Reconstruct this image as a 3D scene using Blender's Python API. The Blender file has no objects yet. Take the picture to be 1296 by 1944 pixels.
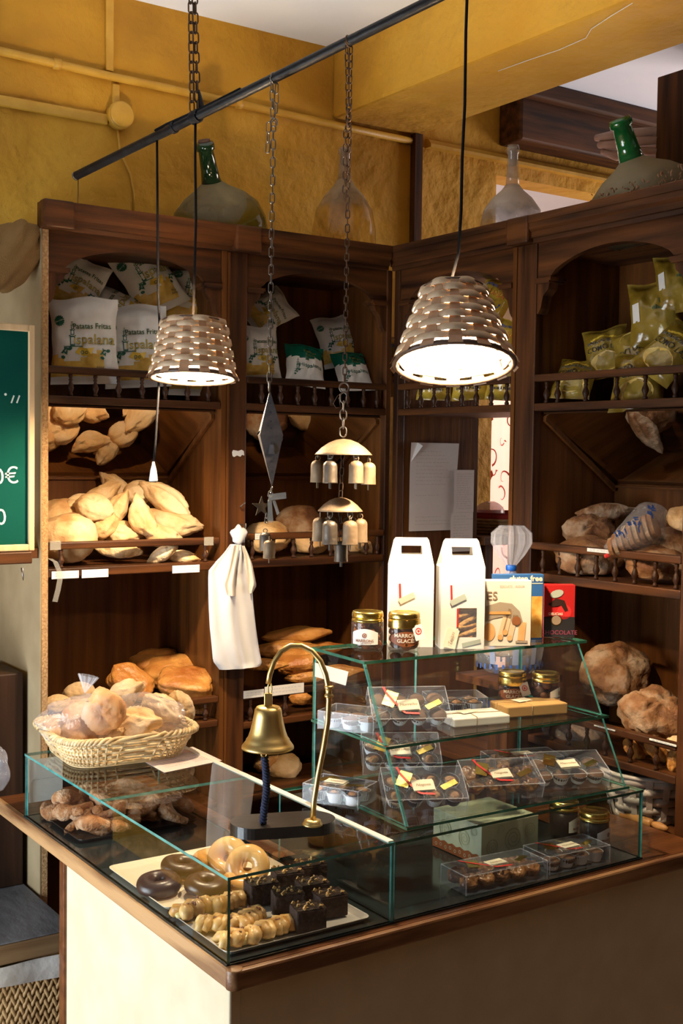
import bpy, math, random
from mathutils import Vector, Matrix, Euler, noise

# ------------------------------------------------------------------ camera, light, exposure
scene = bpy.context.scene
col = scene.collection
T = 0.88                      # height of the counter top; all heights below are measured from it
R = math.radians
rnd = random.Random(7)

CX, CY, CZ = -1.0862, -1.9537, 0.9653
YAW, PITCH, ROLL, FPX = 34.3173, -2.6854, 0.7697, 2283.08
_y, _p, _r = R(YAW), R(PITCH), R(ROLL)
FW = Vector((math.sin(_y)*math.cos(_p), math.cos(_y)*math.cos(_p), math.sin(_p)))
_rt = Vector((math.cos(_y), -math.sin(_y), 0)); _up = _rt.cross(FW)
RT = math.cos(_r)*_rt + math.sin(_r)*_up
UP = -math.sin(_r)*_rt + math.cos(_r)*_up
CAMP = Vector((CX, CY, CZ))
cam = bpy.data.objects.new('camera', bpy.data.cameras.new('camera'))
col.objects.link(cam)
mw = Matrix((RT, UP, -FW)).transposed().to_4x4(); mw.translation = CAMP + Vector((0, 0, T))
cam.matrix_world = mw
cam.data.sensor_fit = 'HORIZONTAL'; cam.data.sensor_width = 36
cam.data.lens = FPX/1296*36; cam.data.clip_start = 0.02
scene.camera = cam

world = bpy.data.worlds.new('world'); scene.world = world; world.use_nodes = True
world.node_tree.nodes['Background'].inputs[0].default_value = (0.75, 0.87, 1, 1)
world.node_tree.nodes['Background'].inputs[1].default_value = 1.0

scene.view_settings.view_transform = 'Standard'; scene.view_settings.look = 'None'
scene.view_settings.exposure = 0.0; scene.view_settings.gamma = 1
scene.view_settings.use_curve_mapping = False
try:
    scene.cycles.transparent_max_bounces = 48; scene.cycles.max_bounces = 10
    scene.cycles.sample_clamp_indirect = 6
except Exception: pass

def area(name, loc, rot, sx, sy, power, color):
    l = bpy.data.lights.new(name, 'AREA'); l.shape = 'RECTANGLE'; l.size = sx; l.size_y = sy
    l.energy = power; l.color = color
    o = bpy.data.objects.new(name, l); col.objects.link(o)
    o.location = Vector(loc) + Vector((0, 0, T)); o.rotation_euler = rot
    return o
# daylight through the shop window on the left, and the lit room behind the doorway
area('daylight_shop_window', (-1.66, 0.62, -0.02), (0, R(-90), 0), 1.4, 1.2, 66, (0.86, 0.93, 1.0))
area('daylight_back_room', (2.9, 3.4, 2.30), (0, 0, 0), 1.2, 1.6, 170, (1.0, 0.82, 0.74))
area('passage_fill_light', (4.5, 0.75, 1.0), (0, R(90), 0), 1.4, 1.4, 75, (1.0, 0.86, 0.80))  # added unseen source brightening the passage ceiling and beam underside; no window modelled

# ------------------------------------------------------------------ helpers
def at(px, py, **k):
    """point of the place seen at a pixel, on the plane x=, y= or z=, or at depth d="""
    d = FW + (px-648)/FPX*RT + (972-py)/FPX*UP
    (a, val), = k.items()
    if a == 'd': t = val
    else:
        i = 'xyz'.index(a); t = (val - CAMP[i])/d[i]
    return CAMP + t*d

BASE = {}
class MB:
    def __init__(s): s.v = []; s.f = []; s.fm = []; s.fs = []; s.mats = []
    def mi(s, m):
        if m not in s.mats: s.mats.append(m)
        return s.mats.index(m)
    def add(s, vs, fs, m, smooth=False, M=None):
        n = len(s.v); k = s.mi(m)
        for p in vs:
            p = Vector(p); s.v.append(M @ p if M else p)
        for f in fs:
            s.f.append([i+n for i in f]); s.fm.append(k); s.fs.append(smooth)
        return s
    def box(s, x0, x1, y0, y1, z0, z1, m, M=None):
        vs = [(x, y, z) for z in (z0, z1) for y in (y0, y1) for x in (x0, x1)]
        fs = [(0,2,3,1), (4,5,7,6), (0,1,5,4), (2,6,7,3), (0,4,6,2), (1,3,7,5)]
        return s.add(vs, fs, m, False, M)
    def lathe(s, prof, m, seg=16, M=None, smooth=True, pleat=0, npl=0):
        vs = []; fs = []
        for r, z in prof:
            for i in range(seg):
                a = 2*math.pi*i/seg
                rr = r*(1 + (pleat*(1 if i % 2 else -1) if npl else 0))
                vs.append((rr*math.cos(a), rr*math.sin(a), z))
        for j in range(len(prof)-1):
            for i in range(seg):
                k = (i+1) % seg
                fs.append((j*seg+i, j*seg+k, (j+1)*seg+k, (j+1)*seg+i))
        if prof[0][0] > 1e-4 and not npl: fs.append(tuple(reversed(range(seg))))
        if prof[-1][0] > 1e-4 and not npl: fs.append(tuple((len(prof)-1)*seg+i for i in range(seg)))
        return s.add(vs, fs, m, smooth, M)
    def tube(s, pts, r, m, seg=8, closed=False, M=None, smooth=True):
        pts = [Vector(p) for p in pts]; n = len(pts)
        rs = r if isinstance(r, (list, tuple)) else [r]*n
        vs = []; fs = []; prev = None
        for i, p in enumerate(pts):
            a = pts[(i-1) % n] if (closed or i > 0) else p
            b = pts[(i+1) % n] if (closed or i < n-1) else p
            t = (b-a).normalized() if (b-a).length > 1e-9 else Vector((0, 0, 1))
            if prev is None:
                u = t.cross(Vector((0, 0, 1)))
                if u.length < 1e-3: u = t.cross(Vector((1, 0, 0)))
            else: u = prev - t*prev.dot(t)
            u.normalize(); prev = u; w = t.cross(u)
            for k in range(seg):
                an = 2*math.pi*k/seg
                vs.append(p + rs[i]*(math.cos(an)*u + math.sin(an)*w))
        for i in range(n if closed else n-1):
            j = (i+1) % n
            for k in range(seg):
                l = (k+1) % seg
                fs.append((i*seg+k, i*seg+l, j*seg+l, j*seg+k))
        if not closed:
            fs.append(tuple(reversed(range(seg)))); fs.append(tuple((n-1)*seg+k for k in range(seg)))
        return s.add(vs, fs, m, smooth, M)
    def prism(s, poly, h0, h1, m, M=None, mside=None):
        n = len(poly)
        vs = [(x, y, h0) for x, y in poly] + [(x, y, h1) for x, y in poly]
        s.add(vs, [tuple(reversed(range(n))), tuple(range(n, 2*n))], m, False, M)
        s.add(vs, [(i, (i+1) % n, n+(i+1) % n, n+i) for i in range(n)], mside or m, False, M)
        return s
    def grid(s, fn, nu, nv, m, smooth=True, cu=False, cv=False, M=None, mfn=None):
        vs = [fn(i/nu, j/nv) for j in range(nv if cv else nv+1) for i in range(nu if cu else nu+1)]
        w = nu if cu else nu+1; h = nv if cv else nv+1
        for j in range(nv):
            pass
        fs = []; ms = []
        for j in range(nv):
            for i in range(nu):
                fs.append((j*w+i, j*w+(i+1) % w, ((j+1) % h)*w+(i+1) % w, ((j+1) % h)*w+i))
                ms.append(mfn((i+.5)/nu, (j+.5)/nv) if mfn else m)
        n = len(s.v)
        for p in vs:
            p = Vector(p); s.v.append(M @ p if M else p)
        for f, mm in zip(fs, ms):
            s.f.append([i+n for i in f]); s.fm.append(s.mi(mm)); s.fs.append(smooth)
        return s
    def blob(s, fn, m, nu=20, nv=12, M=None, smooth=True, mfn=None):
        """closed sphere-like surface; fn(direction) -> point"""
        vs = []; fs = []
        vs.append(fn(Vector((0, 0, 1))))
        for j in range(1, nv):
            th = math.pi*j/nv
            for i in range(nu):
                a = 2*math.pi*i/nu
                vs.append(fn(Vector((math.sin(th)*math.cos(a), math.sin(th)*math.sin(a), math.cos(th)))))
        vs.append(fn(Vector((0, 0, -1))))
        for i in range(nu): fs.append((0, 1+i, 1+(i+1) % nu))
        for j in range(nv-2):
            for i in range(nu):
                k = (i+1) % nu
                fs.append((1+j*nu+i, 1+(j+1)*nu+i, 1+(j+1)*nu+k, 1+j*nu+k))
        b = 1+(nv-2)*nu; e = len(vs)-1
        for i in range(nu): fs.append((b+i, e, b+(i+1) % nu))
        return s.add(vs, fs, m, smooth, M)
    def mesh(s, name):
        me = bpy.data.meshes.new(name)
        me.from_pydata([tuple(p) for p in s.v], [], s.f)
        for m in s.mats: me.materials.append(m)
        me.polygons.foreach_set('material_index', s.fm)
        me.polygons.foreach_set('use_smooth', s.fs)
        me.update()
        return me

def tag(o, label=None, cat=None, group=None, kind=None):
    if label: o['label'] = label
    if cat: o['category'] = cat
    if group: o['group'] = group
    if kind: o['kind'] = kind
    return o

def obj(name, mb, parent=None, loc=None, rot=None, bevel=0, scale=None, subd=0):
    me = mb.mesh(name) if isinstance(mb, MB) else mb
    o = bpy.data.objects.new(name, me); col.objects.link(o)
    if parent is not None:
        o.parent = parent
        o.location = Vector(loc) if loc is not None else (-BASE[parent.name] if parent.name in BASE else Vector((0, 0, 0)))
    else:
        o.location = (Vector(loc) if loc is not None else Vector((0, 0, 0))) + Vector((0, 0, T))
    if rot is not None: o.rotation_euler = rot
    if scale is not None: o.scale = scale if not isinstance(scale, (int, float)) else (scale,)*3
    if bevel:
        b = o.modifiers.new('bevel', 'BEVEL'); b.width = bevel; b.segments = 2; b.limit_method = 'ANGLE'; b.angle_limit = R(40)
    if subd:
        b = o.modifiers.new('subdivision', 'SUBSURF'); b.levels = subd; b.render_levels = subd
    return o

def thing(name, label, cat, loc, rot=None, group=None, worldparts=False):
    """an Empty at a thing's base; worldparts: its parts are modelled in place"""
    o = bpy.data.objects.new(name, None); col.objects.link(o); o.empty_display_size = .05
    o.location = Vector(loc) + Vector((0, 0, T))
    if rot is not None: o.rotation_euler = rot
    tag(o, label, cat, group)
    if worldparts: BASE[o.name] = Vector(loc)
    return o

def copy_tree(o, loc=None, rot=None, label=None, scale=None, parent=None):
    c = o.copy(); col.objects.link(c)
    if parent is not None: c.parent = parent
    elif loc is not None: c.location = Vector(loc) + Vector((0, 0, T))
    if rot is not None: c.rotation_euler = rot
    if scale is not None: c.scale = (scale,)*3 if isinstance(scale, (int, float)) else scale
    if label: c['label'] = label
    for ch in list(o.children): copy_tree(ch, parent=c)
    return c

def struct(name, mb, label=None, cat=None, bevel=0, parent=None):
    o = obj(name, mb, parent, bevel=bevel)
    if parent is None: tag(o, label, cat, kind='structure')
    return o

TXT = {}
def text(body, size=1.0, shear=0.0, bold=0.0):
    """2-D outline mesh of a word, centred, cap height about 0.7*size"""
    key = (body, shear, bold)
    if key not in TXT:
        cu = bpy.data.curves.new('t', 'FONT'); cu.body = body; cu.size = 1; cu.align_x = 'CENTER'; cu.align_y = 'CENTER'
        cu.shear = shear; cu.offset = bold; cu.resolution_u = 3
        o = bpy.data.objects.new('t', cu); col.objects.link(o)
        me = bpy.data.meshes.new_from_object(o.evaluated_get(bpy.context.evaluated_depsgraph_get()))
        TXT[key] = ([(v.co.x, v.co.y) for v in me.vertices], [tuple(p.vertices) for p in me.polygons])
        bpy.data.objects.remove(o); bpy.data.curves.remove(cu); bpy.data.meshes.remove(me)
    vs, fs = TXT[key]
    return [(x*size, y*size) for x, y in vs], fs

def decal(mb, shape, fn, m, off=(0, 0), ang=0, sx=1):
    """lay a flat 2-D shape (vs, fs) onto a surface: fn(x, y) -> point"""
    vs, fs = shape; c, s = math.cos(ang), math.sin(ang)
    mb.add([fn(off[0]+sx*(c*x-s*y), off[1]+s*x+c*y) for x, y in vs], fs, m)

def poly(pts): return (pts, [tuple(range(len(pts)))])
def disc(r, n=14, rx=None): return poly([((rx or r)*math.cos(2*math.pi*i/n), r*math.sin(2*math.pi*i/n)) for i in range(n)])
def ring2(r0, r1, n=24):
    vs = [(r*math.cos(2*math.pi*i/n), r*math.sin(2*math.pi*i/n)) for r in (r0, r1) for i in range(n)]
    return vs, [(i, (i+1) % n, n+(i+1) % n, n+i) for i in range(n)]
def rect(w, h): return poly([(-w/2, -h/2), (w/2, -h/2), (w/2, h/2), (-w/2, h/2)])
def star(r0, r1, n): return poly([((r0 if i % 2 else r1)*math.cos(math.pi*i/n+math.pi/2), (r0 if i % 2 else r1)*math.sin(math.pi*i/n+math.pi/2)) for i in range(2*n)])

# ------------------------------------------------------------------ materials
def _nodes(name):
    m = bpy.data.materials.new(name); m.use_nodes = True
    nt = m.node_tree; return m, nt, nt.nodes['Principled BSDF']

def lk(nt, a, b): nt.links.new(a, b)

def mat(name, c, rough=.5, metal=0, c2=None, scale=6, detail=4, stretch=(1, 1, 1), bump=0, bscale=60, spec=.5,
        lo=.35, hi=.65, coat=0, sheen=0, perobj=False, c3=None, bstretch=None, trans=0, sub=0, bdist=.01):
    m, nt, b = _nodes(name)
    b.inputs['Roughness'].default_value = rough; b.inputs['Metallic'].default_value = metal
    b.inputs['Specular IOR Level'].default_value = spec; b.inputs['Coat Weight'].default_value = coat
    b.inputs['Base Color'].default_value = (*c, 1)
    tc = nt.nodes.new('ShaderNodeTexCoord')
    def mapped(st):
        mp = nt.nodes.new('ShaderNodeMapping'); mp.inputs['Scale'].default_value = st
        lk(nt, tc.outputs['Object'], mp.inputs['Vector']); return mp.outputs[0]
    if c2:
        n = nt.nodes.new('ShaderNodeTexNoise'); n.noise_dimensions = '4D'
        n.inputs['Scale'].default_value = scale; n.inputs['Detail'].default_value = detail
        lk(nt, mapped(stretch), n.inputs['Vector'])
        if perobj:
            oi = nt.nodes.new('ShaderNodeObjectInfo'); mu = nt.nodes.new('ShaderNodeMath'); mu.operation = 'MULTIPLY'; mu.inputs[1].default_value = 31
            lk(nt, oi.outputs['Random'], mu.inputs[0]); lk(nt, mu.outputs[0], n.inputs['W'])
        r = nt.nodes.new('ShaderNodeValToRGB'); r.color_ramp.elements[0].position = lo; r.color_ramp.elements[1].position = hi
        r.color_ramp.elements[0].color = (*c, 1); r.color_ramp.elements[1].color = (*c2, 1)
        if c3:
            e = r.color_ramp.elements.new((lo+hi)/2); e.color = (*c3, 1)
        lk(nt, n.outputs['Fac'], r.inputs[0])
        out = r.outputs[0]
        if perobj:
            h = nt.nodes.new('ShaderNodeHueSaturation'); mr = nt.nodes.new('ShaderNodeMapRange')
            mr.inputs['To Min'].default_value = .8; mr.inputs['To Max'].default_value = 1.15
            lk(nt, oi.outputs['Random'], mr.inputs[0]); lk(nt, mr.outputs[0], h.inputs['Value']); lk(nt, out, h.inputs['Color']); out = h.outputs[0]
        lk(nt, out, b.inputs['Base Color'])
    if bump:
        n2 = nt.nodes.new('ShaderNodeTexNoise'); n2.inputs['Scale'].default_value = bscale; n2.inputs['Detail'].default_value = 3 if bdist < .02 else 8
        lk(nt, mapped(bstretch or stretch), n2.inputs['Vector'])
        bp = nt.nodes.new('ShaderNodeBump'); bp.inputs['Strength'].default_value = bump; bp.inputs['Distance'].default_value = bdist
        lk(nt, n2.outputs['Fac'], bp.inputs['Height']); lk(nt, bp.outputs[0], b.inputs['Normal'])
    if trans: b.inputs['Transmission Weight'].default_value = trans
    if sub:
        b.inputs['Subsurface Weight'].default_value = sub; b.inputs['Subsurface Radius'].default_value = (.02, .01, .005); b.inputs['Subsurface Scale'].default_value = .3
    return m

def woven(name, c, c2, sx=500, strength=.4, rough=.9):
    """fine cloth: crossed waves in colour and relief"""
    m = mat(name, c, rough, c2=c2, scale=9, detail=6)
    nt = m.node_tree; b = nt.nodes['Principled BSDF']; tc = nt.nodes.new('ShaderNodeTexCoord')
    ws = []
    for d in ('X', 'Z', 'Y'):
        w = nt.nodes.new('ShaderNodeTexWave'); w.bands_direction = d; w.inputs['Scale'].default_value = sx/6.28; w.inputs['Distortion'].default_value = 1.5
        w.inputs['Detail Scale'].default_value = 3
        lk(nt, tc.outputs['Object'], w.inputs['Vector']); ws.append(w)
    a = nt.nodes.new('ShaderNodeMath'); a.operation = 'ADD'; lk(nt, ws[0].outputs['Fac'], a.inputs[0]); lk(nt, ws[1].outputs['Fac'], a.inputs[1])
    a2 = nt.nodes.new('ShaderNodeMath'); a2.operation = 'ADD'; lk(nt, a.outputs[0], a2.inputs[0]); lk(nt, ws[2].outputs['Fac'], a2.inputs[1])
    bp = nt.nodes.new('ShaderNodeBump'); bp.inputs['Strength'].default_value = strength; bp.inputs['Distance'].default_value = .002
    lk(nt, a2.outputs[0], bp.inputs['Height']); lk(nt, bp.outputs[0], b.inputs['Normal'])
    return m

def clear(name, tint, ior=1.5, haze=0, hazec=(.9, .93, 1), rough=0.0, dust=None, wrinkle=0):
    """thin clear sheet: transparent with mirror reflection growing at grazing angles"""
    m = bpy.data.materials.new(name); m.use_nodes = True; nt = m.node_tree
    nt.nodes.clear()
    out = nt.nodes.new('ShaderNodeOutputMaterial'); tr = nt.nodes.new('ShaderNodeBsdfTransparent'); gl = nt.nodes.new('ShaderNodeBsdfGlossy')
    tr.inputs[0].default_value = (*tint, 1); gl.inputs['Roughness'].default_value = rough
    fr = nt.nodes.new('ShaderNodeFresnel'); fr.inputs[0].default_value = ior
    ge = nt.nodes.new('ShaderNodeNewGeometry'); inv = nt.nodes.new('ShaderNodeMath'); inv.operation = 'SUBTRACT'; inv.inputs[0].default_value = 1
    lk(nt, ge.outputs['Backfacing'], inv.inputs[1])
    mu = nt.nodes.new('ShaderNodeMath'); mu.operation = 'MULTIPLY'; lk(nt, fr.outputs[0], mu.inputs[0]); lk(nt, inv.outputs[0], mu.inputs[1])
    mx = nt.nodes.new('ShaderNodeMixShader'); lk(nt, mu.outputs[0], mx.inputs[0]); lk(nt, tr.outputs[0], mx.inputs[1]); lk(nt, gl.outputs[0], mx.inputs[2])
    last = mx
    if wrinkle:
        tc = nt.nodes.new('ShaderNodeTexCoord'); n = nt.nodes.new('ShaderNodeTexNoise'); n.inputs['Scale'].default_value = wrinkle; n.inputs['Detail'].default_value = 3
        n.inputs['Distortion'].default_value = 1.5
        lk(nt, tc.outputs['Object'], n.inputs[0]); bp = nt.nodes.new('ShaderNodeBump'); bp.inputs['Strength'].default_value = .9; bp.inputs['Distance'].default_value = .02
        lk(nt, n.outputs['Fac'], bp.inputs['Height']); lk(nt, bp.outputs[0], gl.inputs['Normal']); lk(nt, bp.outputs[0], fr.inputs['Normal'])
    if haze or dust:
        df = nt.nodes.new('ShaderNodeBsdfDiffuse'); df.inputs[0].default_value = (*hazec, 1)
        m2 = nt.nodes.new('ShaderNodeMixShader'); m2.inputs[0].default_value = haze
        if dust:      # settled dust on the shoulders: z range in object space
            tc = nt.nodes.new('ShaderNodeTexCoord'); sp = nt.nodes.new('ShaderNodeSeparateXYZ'); lk(nt, tc.outputs['Object'], sp.inputs[0])
            mr = nt.nodes.new('ShaderNodeMapRange'); mr.inputs[1].default_value = dust[0]; mr.inputs[2].default_value = dust[1]
            mr.inputs[3].default_value = haze; mr.inputs[4].default_value = dust[2]
            nz = nt.nodes.new('ShaderNodeTexNoise'); nz.inputs['Scale'].default_value = 5; ad = nt.nodes.new('ShaderNodeMath'); ad.operation = 'MULTIPLY_ADD'
            ad.inputs[1].default_value = .08; lk(nt, nz.outputs['Fac'], ad.inputs[0]); lk(nt, sp.outputs[2], ad.inputs[2])
            lk(nt, ad.outputs[0], mr.inputs[0])
            lk(nt, mr.outputs[0], m2.inputs[0])
        lk(nt, mx.outputs[0], m2.inputs[1]); lk(nt, df.outputs[0], m2.inputs[2]); last = m2
    lk(nt, last.outputs[0], out.inputs[0])
    return m

def emit(name, c, s):
    m = bpy.data.materials.new(name); m.use_nodes = True; nt = m.node_tree; nt.nodes.clear()
    e = nt.nodes.new('ShaderNodeEmission'); e.inputs[0].default_value = (*c, 1); e.inputs[1].default_value = s
    o = nt.nodes.new('ShaderNodeOutputMaterial'); lk(nt, e.outputs[0], o.inputs[0]); return m

def wood(name, c, c2, axis, scale=7, rough=.5, bump=.12, spec=.28):
    st = {'x': (.12, 1.6, 1.6), 'y': (1.6, .12, 1.6), 'z': (1.6, 1.6, .1)}[axis]
    return mat(name, c, rough, c2=c2, scale=scale*3, detail=6, stretch=st, bump=bump, bscale=40, spec=spec, lo=.34, hi=.70)

DW, DW2 = (.017, .005, .0015), (.115, .039, .009)
W = {a: wood('dark_wood_'+a, DW, DW2, a) for a in 'xyz'}
WIN = {a: wood('stained_wood_'+a, (.068, .023, .006), (.165, .060, .014), a, rough=.35) for a in 'xyz'}
WBASE = wood('near_black_wood', (.02, .009, .005), (.045, .02, .01), 'z', rough=.5)
TOPW = {a: wood('worn_counter_wood_'+a, (.085, .028, .009), (.17, .062, .02), a, rough=.28, spec=.5) for a in 'xy'}
EDGEW = {a: mat('worn_edge_wood_'+a, (.12, .045, .014), .45, c2=(.46, .27, .12), scale=9, detail=7, stretch=((.25, 2, 2) if a == 'x' else (2, .25, 2)), bump=.25, bscale=30, lo=.42 if a == 'x' else .3, hi=.7 if a == 'x' else .58) for a in 'xy'}  # worn wood; the left edge is also paler, daylight put into its mix
PBOARD = mat('particle_board', (.36, .19, .07), .85, c2=(.58, .36, .16), scale=160, detail=3, bump=.4, bscale=220)
CREAM = woven('cream_wall_cloth', (.60, .53, .36), (.68, .61, .43), 1600, .35)
BURLAP = woven('burlap_cloth', (.25, .14, .042), (.32, .19, .062), 900, .6)
CREAMSH = woven('shaded_cream_cloth', (.30, .225, .12), (.37, .285, .16), 1600, .35)  # darker copy of the cream cloth; the end panel's shade is in the colour
OCHRE = mat('ochre_plaster', (.38, .185, .011), .78, c2=(.56, .325, .032), scale=2.4, detail=9, bump=.8, bscale=5, bdist=.06, c3=(.52, .27, .016), lo=.3, hi=.72)
PIPEM = mat('ochre_painted_pipe', (.50, .27, .025), .5, c2=(.60, .35, .045), scale=12, bump=.25, bscale=25)
CEILM = mat('white_ceiling_paint', (.74, .82, .96), .9, c2=(.80, .87, .98), scale=3)
FLOORM = mat('floor_tiles', (.16, .09, .05), .5, c2=(.22, .13, .07), scale=4)
DULLW = mat('shop_wall_paint', (.13, .085, .04), .9, c2=(.16, .10, .05), scale=3)
GLASS = clear('case_glass', (.972, .988, .985), 1.55)
GEDGE = mat('green_glass_edge', (.035, .20, .19), .15, c2=(.10, .36, .33), scale=25, spec=.8)
GEDGE2 = mat('dark_green_glass_edge', (.018, .10, .065), .15, c2=(.05, .18, .12), scale=25, spec=.8)
MIRROR = mat('mirror', (.86, .83, .78), .02, 1)
BLACKM = mat('black_painted_metal', (.006, .0065, .008), .45, spec=.25, c2=(.012, .013, .016), scale=30, bump=.15, bscale=50)
STEEL = mat('grey_chain_steel', (.25, .23, .21), .38, .9, c2=(.16, .14, .12), scale=60)
RUST = mat('rusty_chain_iron', (.05, .032, .022), .6, .6, c2=(.10, .055, .03), scale=60)
BRASS = mat('polished_brass', (.74, .55, .22), .36, 1, c2=(.66, .47, .17), scale=9, bump=.03, bscale=60)
GOLD = mat('gold_foil', (.72, .52, .12), .25, 1, c2=(.85, .66, .22), scale=30, bump=.1, bscale=60)
WHITEP = mat('white_paper', (.82, .80, .76), .7)
CREAMP = mat('cream_card', (.80, .73, .58), .7)
INK = mat('grey_ink', (.10, .09, .10), .8)
REDI = mat('red_print', (.62, .03, .03), .5)
GRNI = mat('dark_green_print', (.01, .11, .07), .5)
YELP = mat('yellow_print', (.72, .50, .05), .35)
BLUEI = mat('blue_print', (.03, .09, .35), .5)
BLACKI = mat('black_print', (.012, .012, .015), .6)
OLIVEI = mat('olive_gold_print', (.28, .24, .05), .5)
PLASTIC = clear('clear_plastic', (.95, .96, .98), 1.45, haze=.05, hazec=(.85, .9, 1))
BAGFILM = clear('crinkled_clear_film', (.96, .96, .97), 1.5, haze=.12, hazec=(.95, .95, 1), rough=.08, wrinkle=18)
CABLE = mat('black_cable', (.005, .005, .006), .7, spec=.12)

# ------------------------------------------------------------------ the room
YA, XB, YW = 1.33, 1.36, 1.70          # shelf fronts on the back wall / on the right; back wall plane
ZF, ZCEIL = -T, 2.425
XL, XR, YF = -1.74, 4.6, -3.8
DX0, DX1, DZ = 2.13, 3.15, 2.085       # doorway in the back wall
b = MB().box(XL-.3, XR+.1, YF-.1, 6.0, ZF-.12, ZF, FLOORM); struct('floor', b, 'brown tiled shop floor under the counter', 'floor')
b = MB().box(XL-.1, XR+.1, YF-.1, 6.0, ZCEIL, ZCEIL+.1, CEILM); struct('ceiling', b, 'flat white painted ceiling above the ochre walls', 'ceiling')
b = MB()
b.box(XL-.1, DX0, YW, YW+.12, ZF, ZCEIL, OCHRE); b.box(DX0, DX1, YW, YW+.12, DZ, ZCEIL, OCHRE); b.box(DX1, XR+.1, YW, YW+.12, ZF, ZCEIL, OCHRE)
struct('wall_back', b, 'rough ochre yellow plaster wall behind the shelves', 'wall')
b = MB()   # left wall with the shop window opening
wy0, wy1, wz0, wz1 = -.02, 1.26, -.75, .70
b.box(XL-.1, XL, YF, wy0, ZF, ZCEIL, DULLW); b.box(XL-.1, XL, wy1, YW, ZF, ZCEIL, DULLW)
b.box(XL-.1, XL, wy0, wy1, ZF, wz0, DULLW); b.box(XL-.1, XL, wy0, wy1, wz1, ZCEIL, DULLW)
struct('wall_left', b, 'dull painted wall with the shop window', 'wall')
w = thing('window_1', 'shop window in the side wall letting in daylight', 'window', (XL-.05, .62, wz0), worldparts=True); w['kind'] = 'structure'
b = MB(); fw_ = .05
for (a0, a1, c0, c1) in ((wy0, wy0+fw_, wz0, wz1), (wy1-fw_, wy1, wz0, wz1), (wy0, wy1, wz0, wz0+fw_), (wy0, wy1, wz1-fw_, wz1), (.60, .64, wz0, wz1)):
    b.box(XL-.08, XL-.03, a0, a1, c0, c1, W['z'])
obj('window_frame', b, w)
obj('pane', MB().box(XL-.065, XL-.06, wy0+.05, .60, wz0+.05, wz1-.05, GLASS), w); obj('pane', MB().box(XL-.065, XL-.06, .64, wy1-.05, wz0+.05, wz1-.05, GLASS), w)
struct('wall_front', MB().box(XL-.1, XR+.1, YF-.1, YF, ZF, ZCEIL, DULLW), 'dull painted wall behind the customers', 'wall')
struct('wall_right', MB().box(XR, XR+.1, YF, 6.0, ZF, ZCEIL, DULLW), 'dull painted wall beyond the right hand shelves', 'wall')
b = MB().box(1.0, XR, 5.0, 5.1, ZF, ZCEIL, CEILM).box(1.0, 1.1, YW+.12, 5.0, ZF, ZCEIL, CEILM)
struct('wall_back_room', b, 'pale wall of the lit room beyond the doorway', 'wall')
# ceiling beam running towards the viewer
b = MB().box(1.343, 1.733, YF, YW, 2.176, ZCEIL, OCHRE)
struct('trim_1', b, 'broad ochre plaster ceiling beam crossing above the shelf corner', 'beam', bevel=.012)
bw_ = [at(x, y, z=2.1745) for x, y in ((1200, 6), (1160, 30), (1122, 55), (1112, 72), (1060, 95), (1000, 115), (945, 135))]
tag(obj('loose_wire', MB().tube(bw_, .0009, CEILM, 5)), 'thin pale wire stapled under the ochre ceiling beam', 'wire')
# brown strip and wooden beam on the back wall
p0, p1 = at(785, 300, y=YW-.02), at(799, 300, y=YW-.02)
struct('trim_2', MB().box(p0.x, p1.x, YW-.03, YW, ZF, 2.176, W['z']), 'narrow brown wooden strip up the ochre wall corner', 'trim')
p0 = at(985, 250, y=YW-.12)
b = MB().box(p0.x, XR, YW-.13, YW, 2.20, ZCEIL, W['x']).box(p0.x, XR, YW-.17, YW, 2.36, ZCEIL, W['x'])
struct('trim_3', b, 'dark brown wooden beam along the top of the back wall above the doorway', 'trim', bevel=.01)
b = MB().prism([(0, 0), (0, .035), (-.02, .03), (-.035, .012), (-.035, 0)], DX0-.36, XR, PIPEM, Matrix(((0, 0, 1, 0), (1, 0, 0, YW), (0, 1, 0, 2.135), (0, 0, 0, 1))))
struct('trim_4', b, 'ochre moulding above the doorway lintel', 'trim')
# pipes and junction box on the wall
def wp(px, py, off=.012): return at(px, py, y=YW-off)
b = MB().tube([wp(-60, 84), wp(0, 97), wp(110, 122), wp(215, 146), wp(330, 170), wp(640, 238), wp(780, 268)], .013, PIPEM, 10)
for q in ((108, 122), (452, 197)): b.lathe([(.017, -.012), (.017, .012)], PIPEM, 12, Matrix.Translation(wp(*q)) @ Euler((0, R(90), 0)).to_matrix().to_4x4())
tag(obj('wall_pipe', b), 'ochre painted pipe running along the wall below the ceiling', 'pipe')
b = MB()
a, c = wp(0, 190), wp(205, 224)
b.box(-.5, c.x, YW-.014, YW, a.z-.016, a.z+.016, PIPEM)
tag(obj('cable_trunking', b, bevel=.003), 'flat ochre cable trunking running left to the round junction box', 'trunking')
b = MB(); a, c = wp(209, 0), wp(219, 190)
b.box(a.x-.013, a.x+.013, YW-.014, YW-.001, wp(214, 136).z, ZCEIL-.002, PIPEM)
tag(obj('cable_trunking', b, bevel=.003), 'upright ochre cable trunking between ceiling and pipe', 'trunking')
c = wp(226, 220)
b = MB(); b.box(c.x-.022, c.x+.002, YW-.014, YW, c.z+.03, wp(214, 158).z, PIPEM)
tag(obj('cable_trunking', b, bevel=.003), 'short ochre trunking stub just above the round junction box', 'trunking')
j = thing('junction_box', 'round ochre painted junction box on the wall', 'junction box', (c.x, YW, c.z), (R(90), 0, 0))
obj('box_body', MB().lathe([(.043, 0), (.043, .03), (.040, .034)], PIPEM, 24), j)
obj('cover', MB().lathe([(.041, .034), (.041, .038), (.036, .040), (0, .040)], PIPEM, 24), j)
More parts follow.
